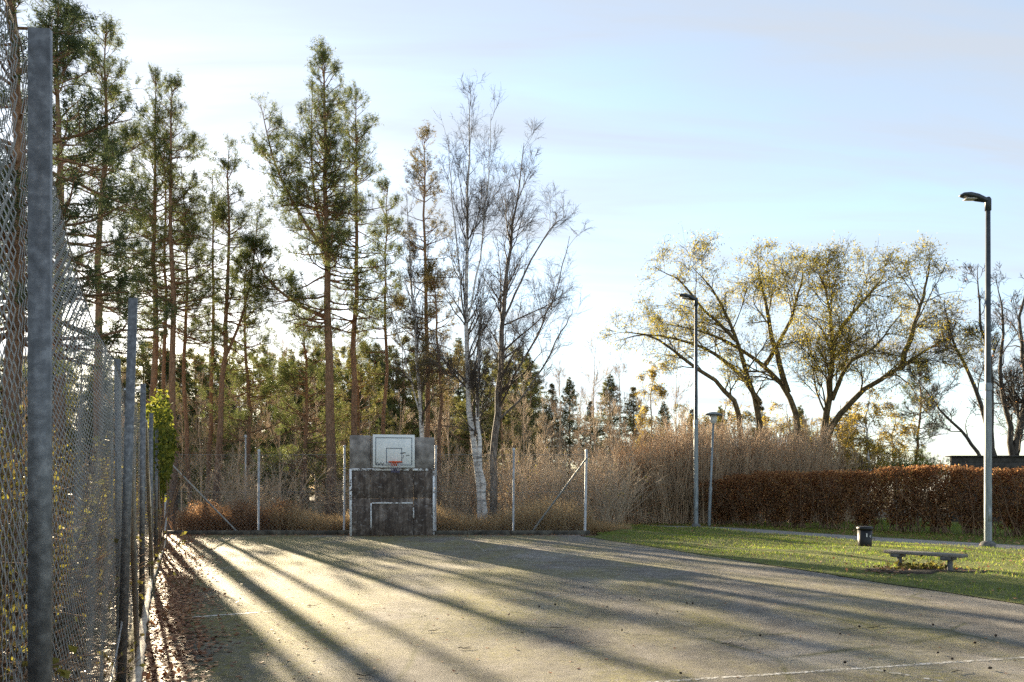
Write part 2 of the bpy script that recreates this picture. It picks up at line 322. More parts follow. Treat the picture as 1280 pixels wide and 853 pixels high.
def spawn(rng, P, Rr, cnt, t0, t1, ang, up=0.0, angj=.25, wt=None):
    """cnt children on every polyline: start, direction, parent radius, parameter, parent index"""
    n, k, _ = P.shape; i = np.repeat(np.arange(n), cnt) if wt is None else np.sort(rng.choice(n, n * cnt, p=wt / wt.sum())); t = rng.uniform(t0, t1, len(i)); u = t * (k - 1)
    j = np.minimum(u.astype(int), k - 2); f = (u - j)[:, None]
    S = P[i, j] * (1 - f) + P[i, j + 1] * f; T = nrm(P[i, j + 1] - P[i, j]); rr = Rr[i, j] * (1 - f[:, 0]) + Rr[i, j + 1] * f[:, 0]
    q = nrm(np.cross(T, rng.normal(size=T.shape))); a = ang + rng.normal(size=len(i)) * angj
    D = T * np.cos(a)[:, None] + q * np.sin(a)[:, None]; D[:, 2] += up
    return S, nrm(D), rr, t, i
def brushes(g, rng, S, E, m=12, ln=.14, w=.016, spread=.75):
    """needles along every shoot S->E, one thin triangle each"""
    n = len(S); ax = nrm(E - S); t = rng.uniform(.1, 1, (n, m)); C = S[:, None] + (E - S)[:, None] * t[..., None]
    q = nrm(np.cross(ax[:, None], rng.normal(size=(n, m, 3)))); d = nrm(ax[:, None] * (1 - spread * rng.uniform(.6, 1, (n, m, 1))) + q * spread)
    s = nrm(np.cross(d, rng.normal(size=d.shape))) * w * .5; l = ln * rng.uniform(.7, 1.2, (n, m, 1))
    V = np.stack([C - s, C + s, C + d * l], 2).reshape(-1, 3)
    return g.add(V, None, np.arange(len(V)).reshape(-1, 3))
def leaves(g, rng, C, ln, w, hang=0.0, flat=0.0):
    """rhombic leaves at C"""
    n = len(C); d = rng.normal(size=(n, 3)); d[:, 2] = d[:, 2] * (1 - flat) - hang; d = nrm(d)
    r = rng.normal(size=(n, 3)); r[:, 2] *= (1 - flat); s = nrm(np.cross(d, np.cross(r, d) if flat == 0 else np.cross(d, r) * 0 + np.array([0, 0, 1.]) + .5 * (1 - flat) * r))
    l = (ln * rng.uniform(.6, 1.25, n))[:, None]; ww = (w * rng.uniform(.7, 1.2, n))[:, None]
    nv = nrm(np.cross(d, s)) * l * .12
    V = np.stack([C, C + d * l * .5 + s * ww * .5 + nv, C + d * l, C + d * l * .5 - s * ww * .5 + nv], 1).reshape(-1, 3)
    return g.add(V, np.arange(n * 4).reshape(-1, 4))
def blades(g, rng, B, h, w, lean=.35):
    """two-segment grass blades at B"""
    n = len(B); a = rng.uniform(0, 2 * np.pi, n); s = np.stack([np.cos(a), np.sin(a), 0 * a], 1) * (w * rng.uniform(.6, 1.3, n))[:, None] * .5
    dr = rng.normal(size=(n, 3)) * lean; dr[:, 2] = 1; dr = nrm(dr); H = (h * rng.uniform(.5, 1.25, n))[:, None]
    mid = B + dr * H * .55; dd = dr.copy(); dd[:, :2] *= 2.2; tipp = mid + nrm(dd) * H * .45
    V = np.stack([B - s, B + s, mid + s * .7, mid - s * .7, tipp], 1).reshape(-1, 3); i = np.arange(n)[:, None] * 5
    return g.add(V, i + np.array([[0, 1, 2, 3]]), i + np.array([[3, 2, 4]]))

# ------------------------------------------------------------------ setting: ground, court, verge, path
g = Geo(); g.add([[-900, -100, -.06], [900, -100, -.06], [900, 1500, -.06], [-900, 1500, -.06]], [[0, 1, 2, 3]])
tag(g.obj('ground', 'forest_floor'), kind='structure')
AX = lambda d: -1.55 - .4226 * (d - 2.62)                   # line of the side fence
RX = lambda d: 2.8 + (27.97 - d) * .2838                    # grass edge of the court
g = Geo(); ds = np.concatenate([np.linspace(-8, 29.55, 80)])
rngc = np.random.default_rng(3)
wob = np.interp(ds, np.linspace(-8, 30, 60), rngc.normal(size=60) * .07)
Lp = np.stack([AX(ds) + .05, ds, 0 * ds], 1); Rp = np.stack([RX(ds) + wob, ds, 0 * ds], 1)
Rp[-1, 0] = 3.2
i = np.arange(len(ds) - 1)
g.add(np.vstack([Lp, Rp]), np.stack([i, i + len(ds), i + len(ds) + 1, i + 1], 1))
court = tag(g.obj('court', 'court_asphalt'), kind='structure')
def strip(pts, w, z, name, mat, parent):
    P = np.asarray(pts, float); T = np.zeros_like(P); T[1:-1] = P[2:] - P[:-2]; T[0] = P[1] - P[0]; T[-1] = P[-1] - P[-2]
    N = nrm(np.stack([-T[:, 1], T[:, 0], 0 * T[:, 0]], 1)) * w / 2
    P = P.copy(); P[:, 2] = z; k = np.arange(len(P) - 1); g = Geo()
    g.add(np.vstack([P - N, P + N]), np.stack([k, k + 1, k + 1 + len(P), k + len(P)], 1)); return g.obj(name, mat, parent)
strip([gp(240, 772), gp(280, 769), gp(322, 766)], .07, .004, 'painted_line', 'court_paint', court)
strip([gp(322, 766), gp(440, 757), gp(560, 749)], .06, .004, 'painted_line', 'faded_paint', court)
strip([gp(700, 862), gp(850, 851), gp(1060, 837), gp(1300, 821), gp(1600, 801)],   .06, .004, 'painted_line', 'rubbed_paint', court)
strip([gp(1075, 835), gp(1140, 846), gp(1230, 862)], .06, .008, 'painted_line', 'faded_paint', court)
strip([gp(586, 676), gp(596, 682), gp(610, 692)], .08, .004, 'painted_line', 'faded_paint', court)
strip([gp(600, 752), gp(720, 744), gp(840, 737)], .06, .004, 'painted_line', 'faded_paint', court)
# grass verge with a gently uneven surface
PF = np.array([[3.4, 36.5], [6.6, 34.9], [8.1, 33.2], [9.2, 30.6], [10.2, 28.3], [11.35, 25.8], [13.2, 22.7], [16.5, 17.6], [22, 9.5], [28, 1.0]])   # near edge of the path
def pathx(d): return np.interp(-d, -PF[:, 1], PF[:, 0])
nd, nu = 150, 60; dd = np.linspace(1.0, 36.4, nd); uu = np.linspace(0, 1, nu)
def hills(x, y): return .035 * np.sin(x * 1.3 + y * .7) + .03 * np.sin(x * .5 - y * 1.1 + 1) + .02 * np.sin(x * 3.1 + y * 2.3)
def verge_z(x, y, u):
    e = np.clip(np.minimum(u * 6, (1 - u) * 6), 0, 1); return .012 + e * (.07 + hills(x, y))
lx = np.where(dd < 28.6, RX(dd) - .10 + np.interp(dd, np.linspace(-8, 30, 60), rngc.normal(size=60) * .03), 3.2); rx = pathx(dd)
X = lx[:, None] * (1 - uu) + rx[:, None] * uu; Y = np.repeat(dd[:, None], nu, 1); Z = verge_z(X, Y, np.repeat(uu[None], nd, 0))
idx = np.arange(nd * nu).reshape(nd, nu)
g = Geo(); g.add(np.stack([X, Y, Z], -1), np.stack([idx[:-1, :-1], idx[:-1, 1:], idx[1:, 1:], idx[1:, :-1]], -1).reshape(-1, 4))
tag(g.obj('grass_verge', 'verge_soil', smooth=True), kind='structure')
# path
PB = PF + np.array([.85, .52]) * 2.1
pr = resample(np.c_[PF, np.full(len(PF), .012)], 60); pb = resample(np.c_[PB, np.full(len(PB), .02)], 60); k = np.arange(59)
g = Geo(); g.add(np.vstack([pr, pb]), np.stack([k + 60, k, k + 1, k + 61], 1)); tag(g.obj('path', 'path_gravel'), kind='structure')
# ground behind the path up to and beyond the hedge
PC = PF + np.array([.85, .52]) * 26; pc = resample(np.c_[PC, np.full(len(PC), .0)], 60)
nb = 30; w = np.linspace(0, 1, nb)[:, None, None]; V = pb[None] * (1 - w) + pc[None] * w; V[..., 2] += .02 * np.sin(V[..., 0] * 2) * (w[..., 0] > 0) - .012
idx = np.arange(nb * 60).reshape(nb, 60)
g = Geo(); g.add(V, np.stack([idx[1:, :-1], idx[:-1, :-1], idx[:-1, 1:], idx[1:, 1:]], -1).reshape(-1, 4)); tag(g.obj('lawn', 'verge_soil', smooth=True), kind='structure')

# ------------------------------------------------------------------ far kerb and the ball wall
g = Geo(); xs = np.linspace(-12.9, 2.9, 60); rk = np.random.default_rng(5)
for a, b in zip(xs[::6], list(xs[6::6]) + [2.9]):
    dz = rk.normal() * .008; dy = rk.normal() * .012
    box(g, a + .006, b - .006, 29.62 + dy, 29.9 + dy, -.03, .15 + dz, .02)
tag(g.obj('kerb', 'kerb_dark'), 'dark weathered timber kerb along the foot of the far wire fence', 'kerb')
wall = thing('ball_wall', 'stained grey concrete rebound wall with white painted goal outlines', 'wall', (-4.35, 29.1, 0), R(9))
wr = np.random.default_rng(8)
colx = [-1.53, -.78, .76, 1.53]; rowz = [0, 1.36, 2.42, 3.62]
for ci in range(3):
    for ri in range(3):
        g = Geo(); dy = wr.normal() * .006
        box(g, colx[ci] + .005, colx[ci + 1] - .005, dy, .19 + dy, rowz[ri] + .005, rowz[ri + 1] - .005 + (0 if ri < 2 else [.02, .0, -.03][ci]), .012)
        g.obj('concrete_panel', 'pale_concrete' if ri == 2 else 'stained_concrete', wall)
def wstrip(x0, x1, z0, z1, mat='wall_paint'):
    g = Geo(); box(g, x0, x1, -.026, -.020, z0, z1); o = g.obj('painted_line', mat, wall); return o
wstrip(-1.535, -1.45, .01, 2.42); wstrip(1.46, 1.53, .03, 2.34)
wstrip(-1.45, 1.46, 2.36, 2.44, 'broken_wall_paint')
wstrip(-.79, -.74, .22, 1.18, 'wall_paint'); wstrip(.74, .785, .62, 1.12, 'worn_wall_paint'); wstrip(-.74, .74, 1.16, 1.21, 'worn_wall_paint')
hoop = thing('basketball_hoop', 'white basketball backboard with orange rim and short net on concrete wall', 'basketball hoop', (-4.35, 29.1, 0), R(9))
g = Geo(); box(g, -.70, .80, -.17, -.13, 2.47, 3.66, .008); bb = g.obj('backboard', 'backboard_white', hoop)
for x in (-.5, .55): g = Geo(); box(g, x, x + .06, -.128, -.012, 2.55, 3.55); g.obj('mounting_rail', 'dark_galvanised', hoop)
def frame(x0, x1, z0, z1, w, name):
    g = Geo(); y0, y1 = -.174, -.171
    box(g, x0, x1, y0, y1, z0, z0 + w); box(g, x0, x1, y0, y1, z1 - w, z1); box(g, x0, x0 + w, y0, y1, z0 + w, z1 - w); box(g, x1 - w, x1, y0, y1, z0 + w, z1 - w)
    return g.obj(name, 'backboard_line', bb)
frame(-.61, .71, 2.55, 3.56, .028, 'border_line'); frame(-.23, .35, 2.62, 3.18, .028, 'target_line')
g = Geo()
for (x, z, a) in ((-.56, 2.60, .05), (-.50, 2.60, -.04), (-.44, 2.61, .05), (-.38, 2.59, -.05), (-.33, 2.60, .03)):
    tube(g, [[x - .03, -.175, z - a], [x, -.176, z + .02], [x + .03, -.175, z + a]], .009, 4)
g.obj('scribble', 'marker_black', bb); g = Geo()
for (x, z) in ((.34, 2.99), (.41, 3.0), (.55, 2.91)): tube(g, [[x - .06, -.175, z - .015], [x, -.176, z + .015], [x + .07, -.175, z]], .011, 4)
tube(g, [[.39, -.175, 2.92], [.41, -.175, 2.88], [.37, -.175, 2.80]], .007, 4)
g.obj('scribble', 'marker_black', bb)
g = Geo(); box(g, -.05, .17, -.20, -.172, 2.53, 2.70, .01); box(g, .0, .12, -.34, -.2, 2.60, 2.635, .006)
rimb = g.obj('rim_bracket', 'rim_orange', hoop)
a = np.linspace(0, 2 * np.pi, 41); g = Geo(); tube(g, np.stack([.10 + .23 * np.cos(a), -.50 + .23 * np.sin(a), 0 * a + 2.66], 1), .024, 8, False); g.obj('rim', 'rim_orange', hoop)
for (z0, z1, r0, r1, mt) in ((2.65, 2.44, .22, .17, 'net_white'), (2.44, 2.28, .17, .13, 'net_blue')):
    g = Geo(); n = 14; j = np.arange(n)
    for s in (-1, 1):
        aa = j * 2 * np.pi / n; ab = aa + s * 2 * np.pi / n; am = (aa + ab) / 2
        P = np.stack([np.stack([.10 + r * np.cos(x), -.5 + r * np.sin(x), 0 * x + z], 1) for r, x, z in ((r0, aa, z0), ((r0 + r1) / 2, am, (z0 + z1) / 2), (r1, ab, z1))], 1)
        polytubes(g, P, np.full((n, 3), .0045), 4)
    g.obj('net', mt, hoop)

# ------------------------------------------------------------------ fences
def angle_post(g, x, y, z0, z1, w, th, dirv, lean=(0, 0)):
    """angle-iron post: wide face towards -dirv"""
    u = np.array([dirv[1], -dirv[0]]); v = np.array(dirv)
    o = [(-w / 2, 0), (w / 2, 0), (w / 2, w * .3), (w / 2 - th, w * .3), (w / 2 - th, th), (-w / 2, th)]
    B = np.array([[x + a * u[0] + b * v[0], y + a * u[1] + b * v[1]] for a, b in o])
    V = np.vstack([np.c_[B, np.full(6, z0)], np.c_[B + np.array(lean), np.full(6, z1)]])
    F = [[i, (i + 1) % 6, 6 + (i + 1) % 6, 6 + i] for i in range(6)] + [[6, 7, 10, 11], [7, 8, 9, 10], [0, 5, 4, 1], [1, 4, 3, 2]]
    g.add(V, F)
def chainmesh(g, p0, p1, ztop, zbot, w2, h2, r, sides, wav=.012, off=(0, 0), seed=1):
    rg = np.random.default_rng(seed); p0 = np.array(p0); p1 = np.array(p1); L = np.linalg.norm(p1 - p0); u = (p1 - p0) / L; nv = np.array([u[1], -u[0]])
    n = int(L / w2); N = int(3.0 / h2); i = np.arange(n)[:, None]; j = np.arange(N + 1)[None]
    s = (i + (i + j) % 2) * w2 + .004 * rg.normal(size=(n, N + 1)) * .6; zt = ztop(s / L); zb = zbot
    z = zb + (zt - zb) * j / N; v = .007 * np.where((i + j) % 2 == 0, 1, -1) + wav * np.sin(s * 2.3 + z * 1.9 + seed) + wav * .6 * np.sin(s * 5.1 - z * 3.3)
    P = np.stack([p0[0] + u[0] * s + nv[0] * v + off[0], p0[1] + u[1] * s + nv[1] * v + off[1], z], -1)
    polytubes(g, P, np.full(P.shape[:2], r), sides)
side = thing('chain_link_fence', 'tall chain link fence with angle iron posts along the leaf strewn court edge', 'fence', (0, 0, 0))
fd = np.array([-.389, .921]); fn = np.array([.921, .389])
posts = [(-1.8, 3.15, (0, 0)), (2.62, 3.165, (.0, 0)), (6.65, 3.25, (.10, 0)), (9.4, 3.2, (-.04, .03)), (10.9, 3.1, (.02, 0)), (15.0, 3.1, (0, .03)), (19.1, 3.1, (.03, 0)), (23.2, 3.12, (0, 0)), (27.0, 3.1, (0, 0))]
for d, h, ln in posts:
    g = Geo(); xx = AX(d) - (.2 if d == 9.4 else 0)
    angle_post(g, xx, d, -.1, h, .068, .007, (-.1, .995), ln); g.obj('post', 'dark_galvanised', side)
for d0, z0, d1 in ((6.72, 2.5, 8.15), (10.95, 2.6, 14.1), (19.2, 2.6, 21.2)):
    g = Geo(); tube(g, [[AX(d0) + .05, d0, z0], [AX(d1) + .07, d1, 0]], .028, 8); g.obj('brace', 'galvanised', side)
bays = [(-1.8, 2.62, 3.1, 3.12, .046, .03, .002, 4), (2.62, 6.65, 3.12, 2.75, .046, .03, .0019, 4), (6.65, 10.9, 2.75, 2.85, .06, .04, .0015, 4), (10.9, 15, 2.85, 2.9, .08, .05, .0013, 3), (15, 19.1, 2.9, 2.9, .09, .06, .0013, 3), (19.1, 23.2, 2.9, 2.9, .1, .07, .0013, 3), (23.2, 29.6, 2.9, 2.9, .12, .08, .0013, 3)]
for q, (d0, d1, z0, z1, w2, h2, r, sd_) in enumerate(bays):
    g = Geo(); off = fn * -.055
    zt = (lambda a, b, q=q: (lambda s: a + (b - a) * s - (.22 if q == 1 else .12) * np.sin(np.pi * np.clip(s, 0, 1)) * (1 if q else .3)))(z0, z1)
    chainmesh(g, (AX(d0), d0), (AX(d1), d1), zt, .03, w2, h2, r, sd_, off=off, seed=q + 1, wav=.007); g.obj('wire_mesh', 'fence_wire', side)
    g = Geo(); s = np.linspace(0, 1, 14); dq = d0 + (d1 - d0) * s
    tube(g, np.stack([AX(dq) + off[0], dq + off[1], zt(s)], 1), .0035, 5); g.obj('top_wire', 'fence_wire', side)
g = Geo(); s = np.linspace(0, 1, 60); pa = np.array([AX(2.9) + .02, 2.9, .62]); pbb = np.array([AX(6.5) + .02, 6.5, .58])
for ph in (0, np.pi):
    P = pa + (pbb - pa) * s[:, None]; P[:, 2] -= .25 * np.sin(np.pi * s) ; P[:, 2] += .006 * np.sin(s * 150 + ph); P[:, 0] += .006 * np.cos(s * 150 + ph)
    tube(g, P, .005, 5)
g.obj('twisted_wire', 'fence_wire', side)
far = thing('chain_link_fence', 'round post chain link fence with diagonal braces either side of the concrete wall', 'fence', (0, 0, 0))
fy = 30.15
def fx(px): return (px - 640) / FOC * fy
for px, h in ((207, 3.2), (323, 3.15), (430, 3.3), (544, 3.3), (641.5, 3.2), (731, 3.15)):
    g = Geo(); x = fx(px); tube(g, [[x, fy, -.1], [x + (.06 if px == 731 else .02), fy, h]], .05 if px == 731 else .04, 10); p = g.obj('post', 'galvanised', far)
    g = Geo(); lathe(g, [(.052, h - .05), (.052, h + .02), (.03, h + .045), (.001, h + .05)], 10, (x + (.06 if px == 731 else .02), fy)); g.obj('post_cap', 'galvanised', p)
for a, za, b in ((212, 2.75, 301, ), (733, 2.85, 663)):
    g = Geo(); tube(g, [[fx(a), fy - .12, za], [fx(b), fy - .2, 0.02]], .034, 8); g.obj('brace', 'galvanised', far)
for q, (a, b) in enumerate(((207, 430), (544, 731))):
    g = Geo(); chainmesh(g, (fx(a), fy - .05), (fx(b), fy - .05), lambda s: 3.0 + 0 * s, .12, .075, .075, .0028, 3, seed=20 + q); g.obj('wire_mesh', 'fence_wire', far)
    for z in (3.0, 1.6):
        g = Geo(); tube(g, [[fx(a), fy - .05, z], [(fx(a) + fx(b)) / 2, fy - .05, z - .03], [fx(b), fy - .05, z]], .006, 5); g.obj('tension_wire', 'fence_wire', far)
for px, y0, d, h in ((307, 545, 37, 4.2), (416, 545, 41, 4.4)):
    x = (px - 640) / FOC * d; g = Geo(); tube(g, [[x, d, -.1], [x, d, h]], .035, 8); lathe(g, [(.06, h - .12), (.06, h), (.001, h + .03)], 8, (x, d))
    tag(g.obj('steel_post', 'galvanised'), 'thin pale steel post standing in the brush behind the far fence', 'post', 'steel posts in the brush')
# pale log along the fence foot
g = Geo(); lp = [[-1.0, .6, .05], [-2.2, 4.2, .05], gp(170, 853, .04), gp(176.5, 800, .05), gp(184, 750, .06), gp(189, 725, .08), gp(199, 698, .07), gp(208, 674, .05)]
P = resample(lp, 70); rl = np.random.default_rng(2); P[:, :2] += rl.normal(size=(70, 2)) * .006
tube(g, P, .042 + rl.normal(size=70) * .003, 10); tag(g.obj('log_edging', 'pale_log', smooth=True), 'long pale weathered log lying along the foot of the tall side fence', 'log')

# ------------------------------------------------------------------ lamps, bin, bench, shed
def tall_lamp(base, label, rz):
    H = 9.95; t_ = thing('street_lamp', label, 'street lamp', base, rz, 'tall street lamps beside the path')
    g = Geo(); lathe(g, [(.001, -.15), (.2, -.15), (.2, .12), (.17, .17), (.10, .2), (.001, .2)], 16); g.obj('base', 'grey_stone', t_)
    g = Geo(); lathe(g, [(.10, .1), (.095, 4.2), (.085, 4.6), (.001, 4.62)], 16); po = g.obj('lower_pole', 'lamp_steel', t_)
    g = Geo(); lathe(g, [(.105, 4.45), (.105, 4.62), (.08, 4.66)], 16); g.obj('collar', 'lamp_steel', po)
    g = Geo(); box(g, -.045, .045, -.108, -.085, .75, 1.15, .008); g.obj('hatch', 'lamp_steel', po)
    g = Geo(); lathe(g, [(.078, 4.6), (.062, H - .15), (.001, H - .15)], 14); g.obj('upper_pole', 'lamp_dark', t_)
    g = Geo(); lathe(g, [(.001, H - .42), (.085, H - .42), (.085, H - .1), (.05, H - .04), (.001, H - .03)], 12)
    hd = g.obj('spigot', 'lamp_dark', t_)
    # cobra head: cross-sections along -x
    g = Geo(); secs = [(.06, .05, .07, 0.0), (-.10, .09, .12, .03), (-.30, .15, .15, .08), (-.52, .17, .13, .14), (-.70, .14, .085, .17), (-.80, .05, .03, .165)]
    n = 14; a = np.arange(n) * 2 * np.pi / n; V = []
    for x, hw, hh, dz in secs:
        zz = np.sin(a); zz = np.where(zz < 0, zz * .35, zz); V.append(np.stack([np.full(n, x), hw * np.cos(a), H - .17 + dz + hh * zz], 1))
    V = np.stack(V); idx = np.arange(V[..., 0].size).reshape(len(secs), n)
    g.add(V, np.stack([idx[:-1], np.roll(idx[:-1], -1, 1), np.roll(idx[1:], -1, 1), idx[1:]], -1).reshape(-1, 4), [[idx[e, 0], idx[e, j], idx[e, j + 1]] for e in (0, -1) for j in range(1, n - 1)])
    hh = g.obj('lamp_head', 'lamp_dark', t_, smooth=True)
    g = Geo(); box(g, -.66, -.26, -.11, .11, H - .20 + .055, H - .20 + .075 + .02, .01, (np.array([[math.cos(.24), 0, math.sin(.24)], [0, 1, 0], [-math.sin(.24), 0, math.cos(.24)]]), np.array([-2.35, 0, .42]))) if False else box(g, -.66, -.30, -.11, .11, H - .115, H - .085, .01)
    g.obj('lens', 'lamp_glass', hh)
b1 = gp(870, 661); b2 = gp(1235, 686)
tall_lamp((b2[0], b2[1], .02), 'tall grey street lamp by the litter bin and low bench', 0)
tall_lamp((b1[0], b1[1], .02), 'tall grey street lamp in front of the tan thicket beside the disc topped lamp', R(15))
pl = thing('park_lamp', 'short leaning park lamp with flat disc hood between thicket and hedge', 'park lamp', (9.04, 36.7, 0), 0)
pl.rotation_euler = (0, R(2.3), 0)
g = Geo(); lathe(g, [(.08, -.1), (.08, 1.7), (.055, 1.78), (.05, 4.75), (.001, 4.75)], 14); g.obj('pole', 'lamp_steel', pl)
g = Geo(); lathe(g, [(.09, 1.66), (.09, 1.76), (.06, 1.8)], 14); g.obj('collar', 'lamp_steel', pl)
g = Geo(); lathe(g, [(.07, 4.70), (.15, 4.78), (.17, 5.08), (.001, 5.08)], 14); g.obj('lens', 'lamp_glass', pl)
g = Geo(); lathe(g, [(.10, 5.06), (.42, 5.10), (.43, 5.13), (.30, 5.19), (.12, 5.24), (.001, 5.25)], 22); g.obj('hood', 'lamp_steel', pl)
b = gp(1081, 689); bn = thing('litter_bin', 'small black round litter bin with white sticker marks on the grass', 'litter bin', (b[0], b[1], .08))
g = Geo(); lathe(g, [(.001, -.03), (.15, -.03), (.175, .02), (.19, .50), (.001, .50)], 24); g.obj('body', 'bin_black', bn)
g = Geo(); lathe(g, [(.001, .5), (.205, .50), (.212, .53), (.205, .575), (.17, .59), (.12, .592), (.001, .592)], 24); g.obj('lid', 'bin_black', bn)
for an, z, w in ((-.15, .36, .05), (.35, .33, .035)):
    g = Geo(); an -= math.pi / 2; r0 = .1905; aa = np.array([an - w * 1.5, an, an + w * 1.5])
    V = np.array([[r0 * math.cos(x), r0 * math.sin(x), z + q] for q in (-w, w) for x in aa]); V[:, :2] *= 1.01
    g.add(V, [[0, 1, 4, 3], [1, 2, 5, 4]]); g.obj('sticker', 'sticker', bn)
p0, p1 = gp(1128, 716), gp(1184, 722); bc = (p0 + p1) / 2; brz = math.atan2(p1[1] - p0[1], p1[0] - p0[0])
be = thing('park_bench', 'low backless bench with weathered grey planks on stub legs among dark weeds', 'bench', (bc[0], bc[1], .05), brz * .8)
for y in (-.135, .015):
    g = Geo(); box(g, -.74, .74, y, y + .14, .335, .395, .008); g.obj('seat_plank', 'bench_wood', be)
for x in (-.48, .48):
    g = Geo(); lathe(g, [(.05, -.08), (.048, .27), (.001, .27)], 12, (x, 0)); box(g, x - .13, x + .06, -.13, .15, .268, .333, .008); g.obj('leg', 'grey_stone', be)
ns = 26; aa = np.linspace(-1, 1, ns); GX, GY = np.meshgrid(bc[0] + aa * 1.15, bc[1] + aa * .95, indexing='ij'); lq = RX(GY) - .1; UQ = (GX - lq) / (pathx(GY) - lq); GZ = verge_z(GX, GY, UQ) + .022
rr_ = np.sqrt(((GX - bc[0]) / 1.05) ** 2 + ((GY - bc[1]) / .85) ** 2) + .12 * np.sin(GX * 9 + GY * 5) + .08 * np.sin(GX * 21 - GY * 17); GZ = np.where(rr_ < .95, GZ, GZ - .08); idx = np.arange(ns * ns).reshape(ns, ns)
g = Geo(); g.add(np.stack([GX, GY, GZ], -1), np.stack([idx[:-1, :-1], idx[1:, :-1], idx[1:, 1:], idx[:-1, 1:]], -1).reshape(-1, 4)); tag(g.obj('bare_soil', 'dark_soil', smooth=True), kind='structure')
sh = thing('timber_wall', 'low dark timber wall beyond the russet hedge', 'timber wall', (0, 0, 0))
sc0 = at(1190, 580, 42); 
for q in range(4):
    g = Geo(); z0 = 2.2 + q * .30; box(g, sc0[0], sc0[0] + 9, 42 + (q % 2) * .03, 42.2 + (q % 2) * .03, z0 + .002, z0 + .298, .01); g.obj('plank', 'shed_wood', sh)
for q in range(4):
    g = Geo(); x = sc0[0] + .3 + q * 2.7; box(g, x, x + .18, 42.25, 42.43, -.1, 3.3, .02); g.obj('post', 'shed_wood', sh)
g = Geo(); box(g, sc0[0] - .1, sc0[0] + 9, 41.85, 42.5, 3.405, 3.47, .02); g.obj('cap_board', 'shed_wood', sh)
g = Geo(); box(g, sc0[0], sc0[0] + 9, 42.0, 42.2, -.1, 2.19, .02); g.obj('lower_board', 'shed_wood', sh)

# ------------------------------------------------------------------ trees
def pine_parts(seed, H, c0, maxlen, n1=70, dens=5, r0=.17, lean=0.0, stubs=14, narrow=1.0, limbs=(), needle=(9, .155, .019), fork=False):
    rng = np.random.default_rng(seed); tr = Geo(); br = tr; ne = Geo()
    k = 16; zz = np.linspace(0, H, k); wob = np.cumsum(rng.normal(size=(k, 2)) * .05, 0)
    T = np.c_[wob[:, 0] + lean * zz, wob[:, 1], zz]; T[:, :2] -= T[0, :2]; RR = r0 * (1 - zz / H) ** .8 + .012; RR[0] *= 1.25
    T[0, 2] = -.25
    lead = [(T, RR)]
    if fork:
        b = T[9]; F = resample([b, b + [-.5, .1, 1.6], b + [-.75, .1, 4.2], b + [-.7, .1, 7.0]], 12); lead.append((F, np.linspace(RR[9] * .7, .012, 12)))
    for L in limbs: F = resample(L, 14); lead.append((F, np.linspace(r0 * .5, .012, 14)))
    S, D, Ln, Rb = [], [], [], []
    for li, (Q, q) in enumerate(lead):
        polytubes(tr, Q[None], q[None], 9 if li == 0 else 6)
        m = int(n1 * 1.22) if li == 0 else int(n1 * .55); lo = c0 if li == 0 else .3
        t_ = lo + (1 - lo) * rng.uniform(0, 1, m) ** .85; t_ = np.minimum(t_, .985); u = t_ * (len(Q) - 1); j = np.minimum(u.astype(int), len(Q) - 2)
        s = Q[j] + (Q[j + 1] - Q[j]) * (u - j)[:, None]; rel = (t_ - lo) / (1 - lo); a = rng.uniform(0, 2 * np.pi, m); e = R(-12) + R(60) * rel ** 1.4 + rng.normal(size=m) * .14
        S.append(s); D.append(np.stack([np.cos(a) * np.cos(e), np.sin(a) * np.cos(e), np.sin(e)], 1))
        Ln.append((maxlen * (1 - rel) ** .75 * rng.uniform(.45, 1.1, m) + .45) * (1 if li == 0 else .62) * narrow); Rb.append(q[j] * .30 + .008)
    S, D, Ln, Rb = map(np.concatenate, (S, D, Ln, Rb))
    P1, R1 = grow(rng, S, D, Ln, np.minimum(Rb, .05), 6, .13, (0, 0, .38), .2); polytubes(br, P1, R1, 4)
    s2, d2, r2, t2, i2 = spawn(rng, P1, R1, 8, .28, .98, .75, .25, wt=Ln ** .8)
    L2 = .25 + .34 * Ln[i2] * (1.1 - t2) * rng.uniform(.6, 1.2, len(i2))
    P2, R2 = grow(rng, s2, d2, L2, np.maximum(r2 * .5, .006), 3, .16, (0, 0, .5), .4); polytubes(br, P2, R2, 3)
    s3, d3, r3, t3, i3 = spawn(rng, P2, R2, dens, .25, 1, .6, .45, wt=L2 ** .6)
    ln3 = rng.uniform(.18, .42, len(s3)); e3 = s3 + d3 * ln3[:, None]
    brushes(ne, rng, s3, e3, *needle)
    tops = np.array([q[-1] for q, _ in lead]); brushes(ne, rng, tops - [0, 0, .7], tops + [0, 0, .25], 40, .15, .018)
    if stubs:                                # dead branches under the crown
        t_ = rng.uniform(.14, c0 + .12, stubs); u = t_ * (k - 1); j = u.astype(int); s = T[j] + (T[j + 1] - T[j]) * (u - j)[:, None]; a = rng.uniform(0, 2 * np.pi, stubs); e = rng.normal(size=stubs) * .25 - .1
        Ps, Rs = grow(rng, s, np.stack([np.cos(a) * np.cos(e), np.sin(a) * np.cos(e), np.sin(e)], 1), rng.uniform(.5, 2.4, stubs), np.full(stubs, .02), 5, .15, (0, 0, -.2), .25); polytubes(br, Ps, Rs, 4)
        s2, d2, r2, t2, i2 = spawn(rng, Ps, Rs, 4, .3, .95, .8); P2, R2 = grow(rng, s2, d2, rng.uniform(.2, .7, len(s2)), np.full(len(s2), .007), 3, .2, (0, 0, 0), .4); polytubes(br, P2, R2, 3)
    return tr.mesh('trunk', 'pine_bark', True), None, ne
